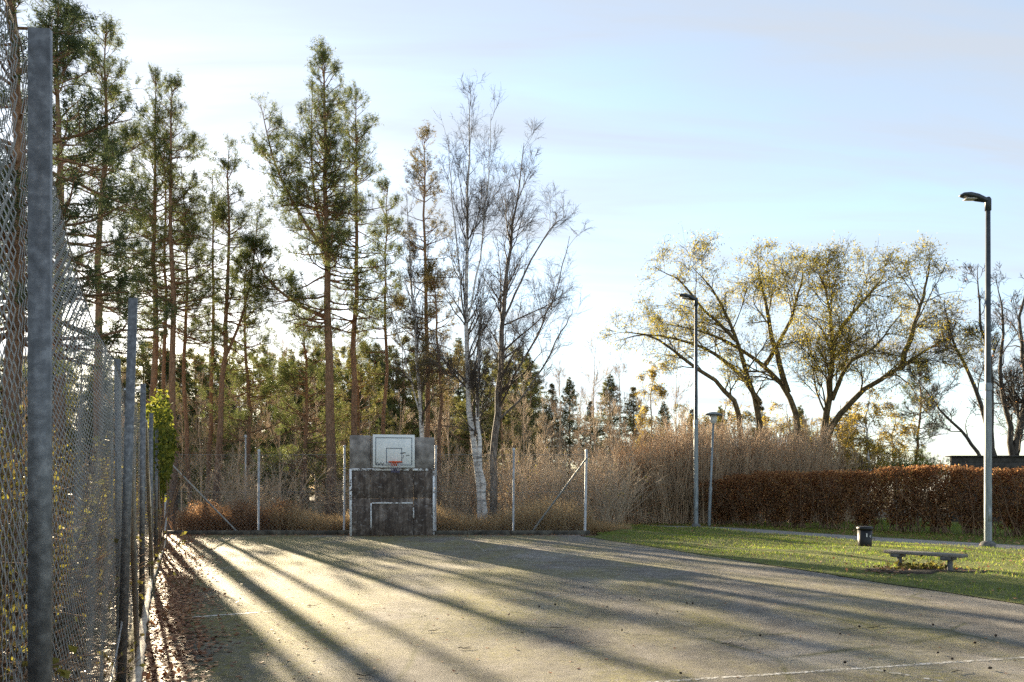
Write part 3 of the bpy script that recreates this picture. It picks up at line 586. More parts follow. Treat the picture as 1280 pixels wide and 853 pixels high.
def place_tree(name, label, base, meshes, rz=0, sc=1.0, group=None, names=('trunk', 'branches', 'crown')):
    t_ = thing(name, label, 'tree', base, rz, group); t_.scale = (sc if np.isscalar(sc) else sc[0],) * 2 + (sc if np.isscalar(sc) else sc[1],)
    for nm, me in zip(names, meshes):
        if me is None: continue
        o = bpy.data.objects.new(nm, me); col.objects.link(o); o.parent = t_
    return t_
def pine(label, px, topy, d, seed, mat='pine_needle', rz=0.0, **kw):
    H = CAM_H + (HOR - topy) / FOC * d; a, b, n = pine_parts(seed, H, **kw)
    return place_tree('pine_tree', label, ((px - 640) / FOC * d, d, -.05), (a, b, n.mesh('crown', mat)), rz)
pine('dense dark pine towering close behind the chain link fence', 14, -190, 16, 11, 'dark_needle', c0=.3, maxlen=2.8, n1=78, dens=5, r0=.2, needle=(11, .16, .019))
pine('dark full crowned pine behind the fence beside the slim leaning pine', 72, 10, 22, 12, 'dark_needle', c0=.42, maxlen=2.4, n1=66, dens=5, r0=.18, needle=(11, .16, .019))
pine('tall pine with sunlit bare lower trunk right by the sun', 116, 33, 31, 13, c0=.46, maxlen=2.8, n1=75, r0=.19)
pine('straight tall pine, leftmost of the close trio of trunks', 192, 98, 36.5, 14, c0=.42, maxlen=3.3, n1=75, r0=.17)
pine('thin middle pine squeezed between two thicker straight pines', 203, 165, 39, 15, c0=.55, maxlen=1.8, n1=40, r0=.12)
pine('straight tall pine with bare trunk, rightmost of the close trio', 213, 108, 35.5, 16, c0=.45, maxlen=2.7, n1=65, r0=.17)
pine('slender pine with sparse crown and thin straight trunk', 239, 205, 40, 17, c0=.5, maxlen=1.8, n1=42, r0=.12, dens=4)
pine('slender sparse pine beside the forked leaning pine', 258, 215, 42, 18, c0=.5, maxlen=2.0, n1=42, r0=.13, dens=4)
pine('pine with leaning forked trunk and thin crown', 268, 190, 37.5, 19, c0=.5, maxlen=2.1, n1=46, r0=.15, lean=.045, dens=4, limbs=[[[.35, 0, 7.5], [1.3, .1, 10], [1.8, .1, 12.5], [2.0, .1, 14.8]]])
Hm = CAM_H + (HOR - 68) / FOC * 37
pine('biggest pine with double top and a long limb sweeping up sideways', 412, 68, 37, 20, c0=.40, maxlen=3.3, n1=95, r0=.24, dens=5, fork=True,
     limbs=[[[-.05, 0, 12.6], [-1.2, -.2, 14.2], [-2.4, -.3, 16.6], [-3.1, -.3, 19.4]], [[0, 0, 9.6], [-1.6, .2, 10.4], [-3.0, .3, 11.6], [-3.6, .3, 13.0]]])
pine('tall pine with orange trunk standing next to the biggest pine', 446, 112, 38.5, 21, c0=.46, maxlen=2.7, n1=75, r0=.17)
pine('thin pine with sparse ragged crown right of the two big pines', 478, 235, 41, 22, c0=.42, maxlen=1.9, n1=46, r0=.12, dens=4)
pine('narrow pine with brownish crown beside the tall white birch', 532, 172, 38, 23, 'brown_needle', c0=.42, maxlen=1.8, n1=60, r0=.14, dens=4)
pine('short thin pine with orange trunk behind the ball wall edge', 549, 330, 36, 24, 'brown_needle', c0=.45, maxlen=1.4, n1=34, r0=.11, dens=4)
pine('bushy young pine with low boughs between the trunks', 378, 395, 42, 25, 'pine_needle', c0=.25, maxlen=3.2, n1=60, r0=.13, stubs=4)
pine('bushy mid height pine behind the forked leaning pine', 305, 318, 41, 26, 'pine_needle', c0=.3, maxlen=2.6, n1=60, r0=.13, stubs=6)
pine('bushy pine with drooping low boughs behind the ball wall', 450, 425, 45, 27, 'far_needle', c0=.2, maxlen=3.0, n1=55, r0=.13, stubs=4)
pine('wispy blue green conifer above the russet hedge by the willow', 1142, 455, 52, 28, 'dark_needle', c0=.12, maxlen=2.3, n1=60, r0=.12, stubs=0)

def bare_parts(seed, lead, r0, n1, L1, ang, trop, lv=(7, 6, 4), lead_sub=(), c0=.2, fine=None, bark='birch_bark', twig='birch_twig', tw=.0065, jit=.1, l2=.42, l3=.42, l4=.5, sides=9):
    """bare broadleaf tree: main stems given, branches and twigs grown"""
    rng = np.random.default_rng(seed); tr = Geo(); br = Geo(); fi = Geo()
    A = [(resample(lead, 18), r0)] + [(resample(q, 14), r) for q, r in lead_sub]; PP = []; RRs = []
    S, D, Ln, Rb, rel = [], [], [], [], []
    for li, (Q, r) in enumerate(A):
        q = r * np.linspace(1, 0, len(Q)) ** .85 + .01; Qn = Q.copy(); Qn[1:-1, :2] += rng.normal(size=(len(Q) - 2, 2)) * .03
        polytubes(tr, Qn[None], q[None], sides if li == 0 else 7)
        ln0 = np.linalg.norm(A[0][0][-1] - A[0][0][0]); m = n1 if li == 0 else max(5, int(n1 * .75 * np.linalg.norm(Q[-1] - Q[0]) / ln0)); s, d, rr, t_, _ = spawn(rng, Qn[None], q[None], m, c0, .99, ang, .15)
        ln = np.linalg.norm(Q[-1] - Q[0]) / 14; S.append(s); D.append(d); Ln.append((L1 * (1.08 - t_) ** .55 * rng.uniform(.35, 1.15, m) + .3) * (1 if li == 0 else .75)); Rb.append(np.clip(rr * .42, .01, .06))
    S, D, Ln, Rb = map(np.concatenate, (S, D, Ln, Rb))
    P1, R1 = grow(rng, S, D, Ln, Rb, 7, jit, trop, .2); polytubes(br, P1, R1, 5)
    s, d, r, t_, i = spawn(rng, P1, R1, lv[0], .15, .98, .55, .08, wt=Ln ** .7); L2 = Ln[i] * l2 * (1.15 - t_) * rng.uniform(.6, 1.2, len(i)) + .15
    P2, R2 = grow(rng, s, d, L2, np.clip(r * .55, tw * 1.2, .03), 5, jit * 1.2, trop, .3); polytubes(br, P2, R2, 4)
    s, d, r, t_, i = spawn(rng, P2, R2, lv[1], .15, 1, .5, .05, wt=L2 ** .7); L3 = L2[i] * l3 * rng.uniform(.6, 1.3, len(i)) + .15
    fine = trop if fine is None else fine
    P3, R3 = grow(rng, s, d, L3, np.clip(r * .6, tw, .014), 3, jit * 1.4, fine, .5); polytubes(fi, P3, R3, 3)
    tips = P3
    if lv[2]:
        s, d, r, t_, i = spawn(rng, P3, R3, lv[2], .2, 1, .5, 0, wt=L3 ** .7); P4, R4 = grow(rng, s, d, L3[i] * l4 * rng.uniform(.6, 1.3, len(i)) + .08, np.full(len(i), tw), 2, jit * 1.5, fine, .6); polytubes(fi, P4, R4, 3); tips = P4
    return tr.mesh('trunk', bark, True), br.mesh('branches', twig), fi.mesh('twigs', twig), tips, rng
NB = ('trunk', 'branches', 'twigs', 'crown')
def L(base, pts, d): 
    b = np.asarray(base, float); return [[at(x, y, d + dz)[0] - b[0], d + dz - b[1], at(x, y, d)[2] - b[2]] for x, y, dz in pts]
b = np.array([*at(602, 650, 33.5)[:2], 0.])
ms = bare_parts(31, L(b, [(603, 665, 0), (598, 600, 0), (587, 520, 0), (583, 400, .2), (585, 250, .3), (588, 112, .3)], 33.5), .165, 40, 3.8, .42, (0, 0, .55), (6, 5, 3), c0=.3, tw=.0042, fine=(0, 0, -.15),
                lead_sub=[(L(b, [(584, 440, 0), (575, 350, .4), (566, 250, .6), (560, 160, .7)], 33.5), .035), (L(b, [(585, 400, 0), (600, 320, -.3), (610, 230, -.5), (614, 150, -.5)], 33.5), .032)])
place_tree('birch_tree', 'tallest bare birch with peeling white trunk beside the ball wall', b, ms[:3], names=NB)
b = np.array([*at(606, 650, 33.2)[:2], 0.])
ms = bare_parts(32, L(b, [(607, 665, 0), (603, 600, 0), (597, 520, 0), (599, 430, .2), (604, 330, .3)], 33.2), .12, 18, 2.4, .5, (0, 0, .4), (5, 4, 3), c0=.35, tw=.0042, fine=(0, 0, -.15))
place_tree('birch_tree', 'shorter white birch stem close against the tallest birch', b, ms[:3], names=NB)
b = np.array([*at(616, 650, 35)[:2], 0.])
ms = bare_parts(33, L(b, [(616, 665, 0), (618, 560, 0), (625, 470, 0), (630, 380, .2), (640, 290, .3), (655, 175, .3)], 35), .18, 36, 4.4, .6, (0, 0, .35), (6, 5, 3), c0=.24, tw=.0045, fine=(0, 0, -.1), bark='grey_bark',
                lead_sub=[(L(b, [(622, 500, 0), (655, 450, -.3), (690, 380, -.4), (712, 300, -.5)], 35), .05), (L(b, [(629, 400, 0), (660, 330, .3), (690, 280, .5), (706, 265, .6)], 35), .042), (L(b, [(619, 530, 0), (660, 490, -.8), (700, 425, -1.2), (716, 395, -1.4)], 35), .045)])
place_tree('birch_tree', 'bare wide branching grey tree right of the tall white birch', b, ms[:3], names=NB)
b = np.array([*at(529, 650, 36)[:2], 0.])
ms = bare_parts(34, L(b, [(530, 665, 0), (527, 540, 0), (521, 440, 0), (513, 340, .2), (508, 245, .3)], 36), .12, 22, 3.0, .5, (0, 0, .5), (5, 5, 3), c0=.25, tw=.0042, fine=(0, 0, -.15),
                lead_sub=[(L(b, [(526, 520, 0), (508, 450, .2), (488, 380, .3), (478, 310, .4)], 36), .032)])
place_tree('birch_tree', 'slender bare birch leaning behind the basketball backboard', b, ms[:3], names=NB)

# willow with several leaning limbs
b = np.array([*at(1028, 600, 45)[:2], 0.])
W = 45
limbs = [(L(b, [(1024, 640, 0), (1028, 560, 0), (1036, 500, 0), (1040, 430, .3), (1036, 380, .5), (1022, 330, .6)], W), .25),
         (L(b, [(1026, 570, 0), (1045, 525, -.5), (1085, 487, -1), (1125, 465, -1.5), (1165, 440, -1.6), (1200, 425, -1.8)], W), .2),
         (L(b, [(1125, 467, -1.5), (1140, 420, -1.2), (1155, 370, -1), (1165, 325, -.9)], W), .16),
         (L(b, [(1000, 640, 0), (998, 540, 0), (985, 490, .5), (955, 455, 1), (915, 425, 1.4), (870, 405, 1.8), (825, 395, 2)], W), .2),
         (L(b, [(985, 490, .5), (965, 420, .2), (955, 370, 0), (945, 325, 0)], W), .17),
         (L(b, [(960, 640, 1.5), (950, 530, 1.5), (935, 470, 1), (920, 420, .4), (895, 370, 0), (865, 335, -.2)], W), .2),
         (L(b, [(925, 640, -1), (925, 530, -1), (905, 490, -1.4), (860, 460, -1.8), (815, 430, -2), (775, 425, -2.2)], W), .17),
         (L(b, [(1040, 430, .3), (1060, 395, .5), (1090, 360, .8), (1110, 330, 1)], W), .14),
         (L(b, [(955, 455, 1), (985, 400, 1.5), (1000, 350, 1.8), (1005, 318, 2)], W), .13),
         (L(b, [(950, 500, 1), (915, 455, 1.2), (870, 425, 1.6), (810, 410, 2), (768, 418, 2.2)], W), .13), (L(b, [(920, 425, .4), (880, 385, .2), (850, 352, 0), (822, 340, -.4)], W), .09),
         (L(b, [(1040, 500, 0), (1060, 460, -1), (1095, 440, -2), (1130, 400, -2.4)], W), .13)]
ms = bare_parts(41, limbs[0][0], limbs[0][1], 26, 5.6, .8, (0, 0, -.1), (6, 6, 2), lead_sub=limbs[1:], c0=.3, bark='willow_bark', twig='willow_bark', tw=.0075, jit=.16, l2=.5, l3=.5)
tips, rg = ms[3], ms[4]
P = tips.reshape(-1, 3); keep = (rg.random(len(P)) < np.clip((P[:, 2] - 5) / 10, .12, .6)); P = P[keep]; P = np.repeat(P, 2, 0) + rg.normal(size=(2 * len(P), 3)) * .2
g = Geo(); leaves(g, rg, P, .17, .045, hang=.9)
place_tree('willow_tree', 'broad willow with arching limbs and thin yellow green autumn leaves', b, list(ms[:3]) + [g.mesh('crown', 'willow_leaf')], names=NB)
# bare dark tree at the right
b = np.array([*at(1268, 600, 44)[:2], 0.]); W = 44
sub = [(L(b, [(1266, 590, 0), (1262, 530, 0), (1250, 470, .3), (1255, 400, .5), (1245, 345, .6)], W), .17),
       (L(b, [(1247, 590, -.4), (1235, 540, -.5), (1215, 480, -1), (1190, 430, -1.2), (1180, 380, -1.3)], W), .16),
       (L(b, [(1235, 585, -.6), (1205, 545, -1), (1170, 510, -1.4), (1150, 480, -1.6)], W), .10),
       (L(b, [(1270, 560, 0), (1282, 480, .3), (1275, 400, .4), (1290, 330, .4)], W), .17),
       (L(b, [(1240, 560, -.5), (1238, 470, -.6), (1225, 400, -.6), (1222, 335, -.7)], W), .13)]
ms = bare_parts(42, L(b, [(1268, 640, 0), (1268, 570, 0), (1285, 500, 0), (1310, 430, .3), (1330, 350, .3)], W), .26, 26, 3.4, .7, (0, 0, .3), (6, 5, 2), lead_sub=sub, c0=.22, bark='dark_bark', twig='dark_bark', tw=.011, jit=.2, l2=.5, l3=.5)
g = Geo(); P = ms[3].reshape(-1, 3); P = P[ms[4].random(len(P)) < .035]; leaves(g, ms[4], P, .1, .06, hang=.6)
place_tree('bare_tree', 'dark leafless tree with crooked stems over the timber wall', b, list(ms[:3]) + [g.mesh('crown', 'hedge_leaf')], names=NB)
# yellow birches by the willow
for px, topy, d, sd_, lab in ((1085, 485, 41, 43, 'small weeping tree with bright yellow leaves right of the willow'), (815, 455, 47, 44, 'small yellow leaved birch under the willow boughs')):
    b = np.array([(px - 640) / FOC * d, d, 0.]); H = CAM_H + (HOR - topy) / FOC * d
    ms = bare_parts(sd_, [[0, 0, -.1], [.1, 0, H * .35], [-.05, .1, H * .7], [.1, 0, H]], .09, 26, 2.5 if px > 1000 else 1.3, .8, (0, 0, -.9), (6, 5, 2), c0=.25)
    g = Geo(); P = np.repeat(ms[3].reshape(-1, 3), 2, 0); P = P[ms[4].random(len(P)) < (.75 if px > 1000 else .6)]; leaves(g, ms[4], P + ms[4].normal(size=P.shape) * .07, .10, .06, hang=.8)
    YM = list(ms[:3]) + [g.mesh('crown', 'yellow_leaf')]; place_tree('yellow_birch', lab, b, YM, names=NB)
    if px > 1000: YB = (YM, H)

for q, (px, topy, d) in enumerate(((905, 498, 53), (945, 520, 50), (985, 505, 56), (1015, 525, 51), (1048, 505, 53), (1118, 515, 47), (868, 505, 55))):
    H = CAM_H + (HOR - topy) / FOC * d; f = H / YB[1]
    place_tree('yellow_birch', 'low yellow leaved tree filling in beneath the big willow', ((px - 640) / FOC * d, d, 0), YB[0], q * 1.3, (f * 1.25, f), 'low yellow trees beneath the willow', NB)
# ------------------------------------------------------------------ background woods
def spruce_parts(seed, H, wd, mat, m=190, per=9):
    rng = np.random.default_rng(seed); tr = Geo(); ne = Geo()
    tube(tr, [[0, 0, -.2], [0, 0, H * .5], [0, 0, H]], [.16, .1, .012], 7)
    rel = rng.uniform(0, 1, m) ** .9; rel[:24] = rng.uniform(.8, 1, 24); z = H * (.06 + .935 * rel); a = rng.uniform(0, 2 * np.pi, m); e = -.3 + .8 * rel ** 3; ln = wd * (1 - rel) * rng.uniform(.55, 1.1, m) + .12
    P, Rr = grow(rng, np.stack([0 * z, 0 * z, z], 1), np.stack([np.cos(a) * np.cos(e), np.sin(a) * np.cos(e), np.sin(e)], 1), ln, np.full(m, .018), 5, .08, (0, 0, .25), .3); polytubes(tr, P, Rr, 3)
    s, d, r, t_, i = spawn(rng, P, Rr, per, .08, 1, .8, -.08, wt=ln ** .8); e3 = s + d * (ln[i] * .2 * (1.1 - t_) + .12)[:, None]; brushes(ne, rng, s, e3, 10, .17, .036, .7)
    return tr.mesh('trunk', 'dark_bark'), ne.mesh('crown', mat)
SP = [spruce_parts(50 + q, 12, w_, m_, k_, 12) for q, (m_, w_, k_) in enumerate((('far_needle', 2.8, 260), ('pine_needle', 2.8, 260), ('brown_needle', 4.6, 380), ('far_needle', 4.6, 380)))]
FP = []
for q in range(3):
    a_, b_, n_ = pine_parts(60 + q, 14, c0=.22, maxlen=3.0, n1=46, dens=4, r0=.14, stubs=4, needle=(8, .22, .04)); FP.append((a_, b_, n_.mesh('crown', 'far_needle')))
FB = []
for q in range(2):
    ms = bare_parts(70 + q, [[0, 0, -.1], [.1, .1, 4], [-.1, 0, 8], [.2, .1, 12]], .085, 26, 3.4, .75, (0, 0, .35), (5, 5, 2), c0=.22, bark='grey_twig', twig='grey_twig', tw=.0065); FB.append(ms[:3])
rb = np.random.default_rng(77)
far_list = []
for px in np.linspace(-80, 665, 105):
    d = rb.uniform(105, 150); ty = (452 if px < 260 else 448) + rb.normal() * 13
    if 95 < px < 185: ty = 455 + rb.normal() * 8
    far_list.append((px + rb.normal() * 8, ty, d, 'p' if rb.random() < .62 else 's'))
for px in np.linspace(150, 640, 26):                       # young growth in front of it
    far_list.append((px + rb.normal() * 8, 508 + rb.normal() * 14, rb.uniform(52, 72), 'p' if rb.random() < .5 else 's'))
for px, ty in ((655, 490), (690, 478), (712, 470), (738, 500), (762, 466), (792, 482), (830, 500), (865, 510), (900, 505), (950, 500), (1000, 505), (1060, 500)): far_list.append((px, ty + 2, rb.uniform(85, 120), 's'))
for q, (px, ty, d, kd) in enumerate(far_list):
    H = CAM_H + (HOR - ty) / FOC * d; base = ((px - 640) / FOC * d, d, -.06)
    if kd == 'p':
        place_tree('pine_tree', 'low sunlit pine in the distant woods behind the court' if d > 80 else 'bushy young pine between the tall trunks and the distant woods', base, FP[q % 3], rb.uniform(0, 6.28), (H / 14 * rb.uniform(1.1, 1.6), H / 14), 'pines in the distant woods')
    else:
        place_tree('spruce_tree', ('pointed spruce in the distant woods behind the tall pines' if d > 80 else 'bushy young spruce between the tall trunks and the distant woods') if px < 640 else 'broad pointed spruce rising beyond the thicket', base, SP[2 + q % 2] if px > 640 else SP[q % 2], rb.uniform(0, 6.28), (H / 12 * rb.uniform(.95, 1.25), H / 12), 'spruces in the distant woods', ('trunk', 'crown'))
for q, (px, ty, d) in enumerate(((655, 470, 48), (700, 455, 52), (742, 430, 54), (775, 450, 56), (805, 470, 50), (725, 490, 44), (680, 500, 43), (765, 505, 43), (845, 450, 60), (640, 500, 42), (560, 440, 50), (350, 430, 50), (150, 470, 48), (30, 440, 40), (205, 480, 46), (228, 500, 44), (250, 470, 50), (275, 490, 43), (300, 460, 47), (322, 500, 45), (370, 490, 46), (395, 470, 52), (430, 490, 47), (462, 480, 50), (500, 495, 46), (545, 480, 48))):
    H = CAM_H + (HOR - ty) / FOC * d
    place_tree('bare_birch', 'pale leafless young tree in the scrub behind the far fence', ((px - 640) / FOC * d, d, -.06), FB[q % 2], rb.uniform(0, 6.28), (H / 12 * .9, H / 12), 'leafless young trees in the scrub', NB)

# ------------------------------------------------------------------ shrubs
def shrub_meshes(seed, n, H, spread, foot, twig, lv=6, r=.012, tw=.006, jit=.1, l2=.4, up=.3, leaf=None, lv3=0):
    rng = np.random.default_rng(seed); g1 = Geo()
    a = rng.uniform(0, 2 * np.pi, n); q = foot * np.sqrt(rng.random(n)); S = np.stack([q * np.cos(a), q * np.sin(a), 0 * a - .05], 1)
    dv = np.stack([np.cos(a) * spread * rng.random(n), np.sin(a) * spread * rng.random(n), np.ones(n)], 1) + rng.normal(size=(n, 3)) * .12
    ln = H * rng.uniform(.55, 1.05, n); P, Rr = grow(rng, S, dv, ln, np.full(n, r), 6, jit, (0, 0, up), .35); polytubes(g1, P, Rr, 4)
    s, d, rr, t_, i = spawn(rng, P, Rr, lv, .2, 1, .5, .25); L2 = ln[i] * l2 * (1.15 - t_) * rng.uniform(.5, 1.2, len(i)) + .12
    P2, R2 = grow(rng, s, d, L2, np.clip(rr * .6, tw, r), 4, jit * 1.3, (0, 0, up), .5); polytubes(g1, P2, R2, 3); last = P2
    if lv3:
        s, d, rr, t_, i = spawn(rng, P2, R2, lv3, .2, 1, .6, .1); P3, R3 = grow(rng, s, d, L2[i] * .45 * rng.uniform(.5, 1.2, len(i)) + .06, np.full(len(i), tw), 2, jit * 1.5, (0, 0, up), .6); polytubes(g1, P3, R3, 3); last = P3
    res = [g1.mesh('stems', twig)]
    if leaf:
        mat, dens, lnf, wf = leaf; C = last.reshape(-1, 3); m = rng.random(len(C)) < dens; g2 = Geo(); leaves(g2, rng, C[m] + rng.normal(size=(m.sum(), 3)) * .04, lnf, wf, hang=.4); res.append(g2.mesh('leaves', mat))
    return res
def place_shrub(name, label, cat, base, meshes, rz, sc, group=None):
    t_ = thing(name, label, cat, base, rz, group); t_.scale = sc
    for nm, me in zip(('stems', 'leaves'), meshes): o = bpy.data.objects.new(nm, me); col.objects.link(o); o.parent = t_
    return t_
rs = np.random.default_rng(90)
TH = [shrub_meshes(91 + q, 64, 4.0, .34, .7, 'tan_twig', 8, .013, .007, .075, .36, .35, lv3=3) for q in range(4)]
for q, px in enumerate(np.linspace(762, 1052, 20)):
    for row in range(2):
        d = 39.0 + row * 2.2 + rs.normal() * .3 + max(0, (px - 890)) * .014; ty = np.interp(px, [750, 790, 850, 900, 960, 1010, 1040, 1065], [572, 540, 532, 530, 527, 535, 552, 580]) + 4 + rs.normal() * 9 + row * 2
        h = CAM_H + (HOR - ty) / FOC * d
        place_shrub('thicket_shrub', 'tall tan leafless shrub in the front row of the thicket behind the lamps' if row == 0 else 'tall tan leafless shrub in the back row of the thicket below the willow', 'shrub', ((px + row * 7 - 640) / FOC * d, d, 0), TH[(q + row) % 4], rs.uniform(0, 6.28), (1, 1, h / 4.0), 'tan shrubs of the thicket')
BR = [shrub_meshes(101 + q, 22, 3.3, .7, .5, 'grey_twig', 8, .015, .0055, .16, .42, .1, lv3=3, leaf=('shrub_leaf', .05, .07, .045)) for q in range(3)]
q = 0
for px in np.linspace(215, 755, 27):
    for row in range(2):
        if row == 0 and 425 < px < 548: continue
        if px < 430 and (int(px) + row) % 5 < 3: continue
        if px > 548 and row == 0 and int(px) % 3 == 0: continue
        d = 33.6 + row * 3.0 + rs.uniform(-.5, 1.6); h = rs.uniform(.65, 1.2) * (1.2 if px > 560 else .95); q += 1
        place_shrub('bare_shrub', 'tangled leafless shrub behind the fence between corner brace and concrete wall' if px < 430 else ('tangled leafless shrub behind the concrete ball wall' if px < 548 else ('tangled leafless shrub around the feet of the white birches' if px < 640 else 'tangled leafless shrub behind the braced end of the far fence')), 'shrub', ((px + rs.normal() * 8 - 640) / FOC * d, d, -.06), BR[q % 3], rs.uniform(0, 6.28), (h, h, h), 'leafless shrubs behind the far fence')
LS = [shrub_meshes(111 + q, 46, 2.6, .45, .6, 'rust_twig', 8, .013, .005, .15, .42, .0, lv3=4, leaf=('shrub_leaf', .55, .075, .05)) for q in range(3)]
for q, (x, y, s) in enumerate(((-5.0, 3.4, .85), (-5.4, 5.0, 1.0), (-6.4, 6.0, 1.1), (-6.4, 7.8, .95), (-7.6, 8.2, 1.25), (-7.4, 10.2, 1.0), (-8.2, 11.6, 1.1), (-8.6, 14.0, 1.0), (-9.9, 15.5, 1.2), (-10.2, 18.6, 1.0), (-12.0, 22.0, 1.1), (-8.6, 9.0, 1.4), (-13.5, 25.5, 1.1), (-11.5, 12.5, 1.5), *[(AX(d_) - o_, d_, s_) for d_, o_, s_ in ((2.0, 1.5, .7), (3.0, 1.45, .62), (4.0, 1.5, .7), (5.2, 1.5, .66), (6.4, 1.5, .7), (7.8, 1.5, .72), (9.2, 1.55, .7), (11, 1.5, .75), (13, 1.5, .7), (15.5, 1.6, .8), (18, 1.6, .8), (21, 1.7, .8), (24.5, 1.6, .8), (27.5, 1.5, .8), (1.0, 2.6, 1.0), (2.4, 3.4, 1.15), (9.0, 4.5, 1.3), (12, 5.5, 1.4), (16, 5, 1.4), (21, 5.5, 1.5))])):
    place_shrub('leafy_shrub', 'brown shrub with scattered yellow leaves seen through the side fence', 'shrub', (x, y, -.06), LS[q % 3], rs.uniform(0, 6.28), (s, s, s), 'shrubs beyond the side fence')
# russet hedge: one bush after the other
def hedge_meshes(seed, H=2.35, wx=.95, wy=.68):
    rng = np.random.default_rng(seed); g1 = Geo(); n = 42
    S = np.stack([rng.normal(size=n) * .3, rng.normal(size=n) * .16, np.full(n, -.05)], 1); tgt = np.stack([rng.uniform(-wx, wx, n), rng.uniform(-wy, wy, n), np.full(n, H)], 1)
    P, Rr = grow(rng, S, tgt - S, H * rng.uniform(.75, 1.0, n), np.full(n, .016), 6, .1, (0, 0, .25), .4); polytubes(g1, P, Rr, 4)
    s, d, r, t_, i = spawn(rng, P, Rr, 10, .22, 1, .7, .15); P2, R2 = grow(rng, s, d, rng.uniform(.25, .6, len(s)), np.full(len(s), .006), 4, .16, (0, 0, .1), .5); polytubes(g1, P2, R2, 3)
    m = 7800; z = H * (1 - rng.random(m) ** 1.5 * .88); f = np.clip(z / H * 1.7 + .12, .5, 1.0) * rng.uniform(.85, 1.06, m)
    e = rng.normal(size=(m, 3)); e = e / np.abs(e).max(1, keepdims=True); rr = rng.random(m) ** .35
    C = np.stack([e[:, 0] * rr * wx * f, e[:, 1] * rr * wy * f, z + rng.normal(size=m) * .03], 1); m2 = (P2.reshape(-1, 3)); C = np.vstack([C, m2[rng.random(len(m2)) < .4]])
    C[:, 2] = np.minimum(C[:, 2], H + .10 * np.sin(C[:, 0] * 5 + seed * 2) + .05 * np.sin(C[:, 0] * 13) + rng.normal(size=len(C)) * .05); C = C[rng.random(len(C)) < .62 + .38 * np.sin(C[:, 0] * 5.5 + seed) * np.sin(C[:, 2] * 4.3 + seed * 3)]; g2 = Geo(); leaves(g2, rng, C, .085, .06, hang=.3)
    return [g1.mesh('stems', 'rust_twig'), g2.mesh('leaves', 'hedge_leaf')]
HG = [hedge_meshes(120 + q) for q in range(4)]
h0, h1 = np.array([9.9, 37.6]), np.array([19.6, 26.2]); nh = 12
for q in range(nh):
    p = h0 + (h1 - h0) * q / (nh - 1) + rs.normal(size=2) * .08
    s = rs.uniform(.98, 1.08) * (1.03 if q > 1 else .93)
    place_shrub('hedge_shrub', ['russet hedge bush at the hedge end, beside the disc topped park lamp', 'russet hedge bush second from the disc topped park lamp', 'russet hedge bush third from the disc topped park lamp', 'russet hedge bush fourth from the disc topped park lamp', 'russet hedge bush fifth from the disc topped park lamp', 'russet hedge bush sixth from the disc topped park lamp', 'russet hedge bush seventh from the disc topped park lamp', 'russet hedge bush eighth from the disc topped park lamp', 'russet hedge bush ninth from the disc topped park lamp', 'russet hedge bush tenth from the disc topped park lamp', 'russet hedge bush eleventh from the disc topped park lamp', 'russet hedge bush twelfth from the disc topped park lamp'][q], 'hedge', (p[0], p[1], 0), HG[q % 4], math.atan2(-11.4, 9.7) + (math.pi if q % 3 == 0 else 0), (1.08, 1.0, s), 'bushes of the russet hedge')
g = Geo(); C = rs.normal(size=(5000, 3)) * [.6, .25, .2]; C[:, 2] = np.abs(C[:, 2]) * 1.2; leaves(g, rs, C, .12, .05); gh = at(1147, 583, 36)
t_ = thing('green_shrub', 'clipped bright green shrub showing just above the russet hedge', 'shrub', (gh[0], gh[1], 0)); g2 = Geo(); tube(g2, [[0, 0, -.1], [0, 0, 1.2], [0, 0, 2.6]], [.05, .04, .02], 6)
g.obj('leaves', 'green_hedge_leaf', t_, loc=(0, 0, 2.35)); g2.obj('stem', 'dark_bark', t_)
# green climber hanging on the side fence
vn = thing('climbing_vine', 'yellow green climbing vine bunched over the end of the side fence', 'vine', (0, 0, 0))
g = Geo(); c0_ = at(199, 570, 21); m = 5200; C = nrm(rs.normal(size=(m, 3))) * rs.random((m, 1)) ** .45; lump = 1 + .22 * np.sin(C[:, 2] * 7 + 1) * np.cos(C[:, 1] * 5); C = C * lump[:, None] * [.42, 2.5, 1.35] * np.where(C[:, 2:3] < 0, .55 + .45 * (1 + C[:, 2:3]), 1.0) ** [1, 1, 0]; C = c0_ + C + [0, 0, .25]; C[:, 0] += (C[:, 1] - c0_[1]) * -.42 + .02; C = C[rs.random(m) < .8]; m = len(C)
leaves(g, rs, C, .12, .085, hang=.8); g.obj('leaves', 'vine_leaf', vn)
g = Geo(); n = 10; S = np.c_[c0_[0] + rs.normal(size=n) * .1 , c0_[1] + rs.normal(size=n) * .8, np.full(n, -.1)]; S[:, 0] += (S[:, 1] - c0_[1]) * -.42
P, Rr = grow(rs, S, np.tile([0, 0, 1.], (n, 1)), np.full(n, 3.8), np.full(n, .018), 10, .12, (0, 0, .3), .4); polytubes(g, P, Rr, 5); g.obj('stem', 'rust_twig', vn)

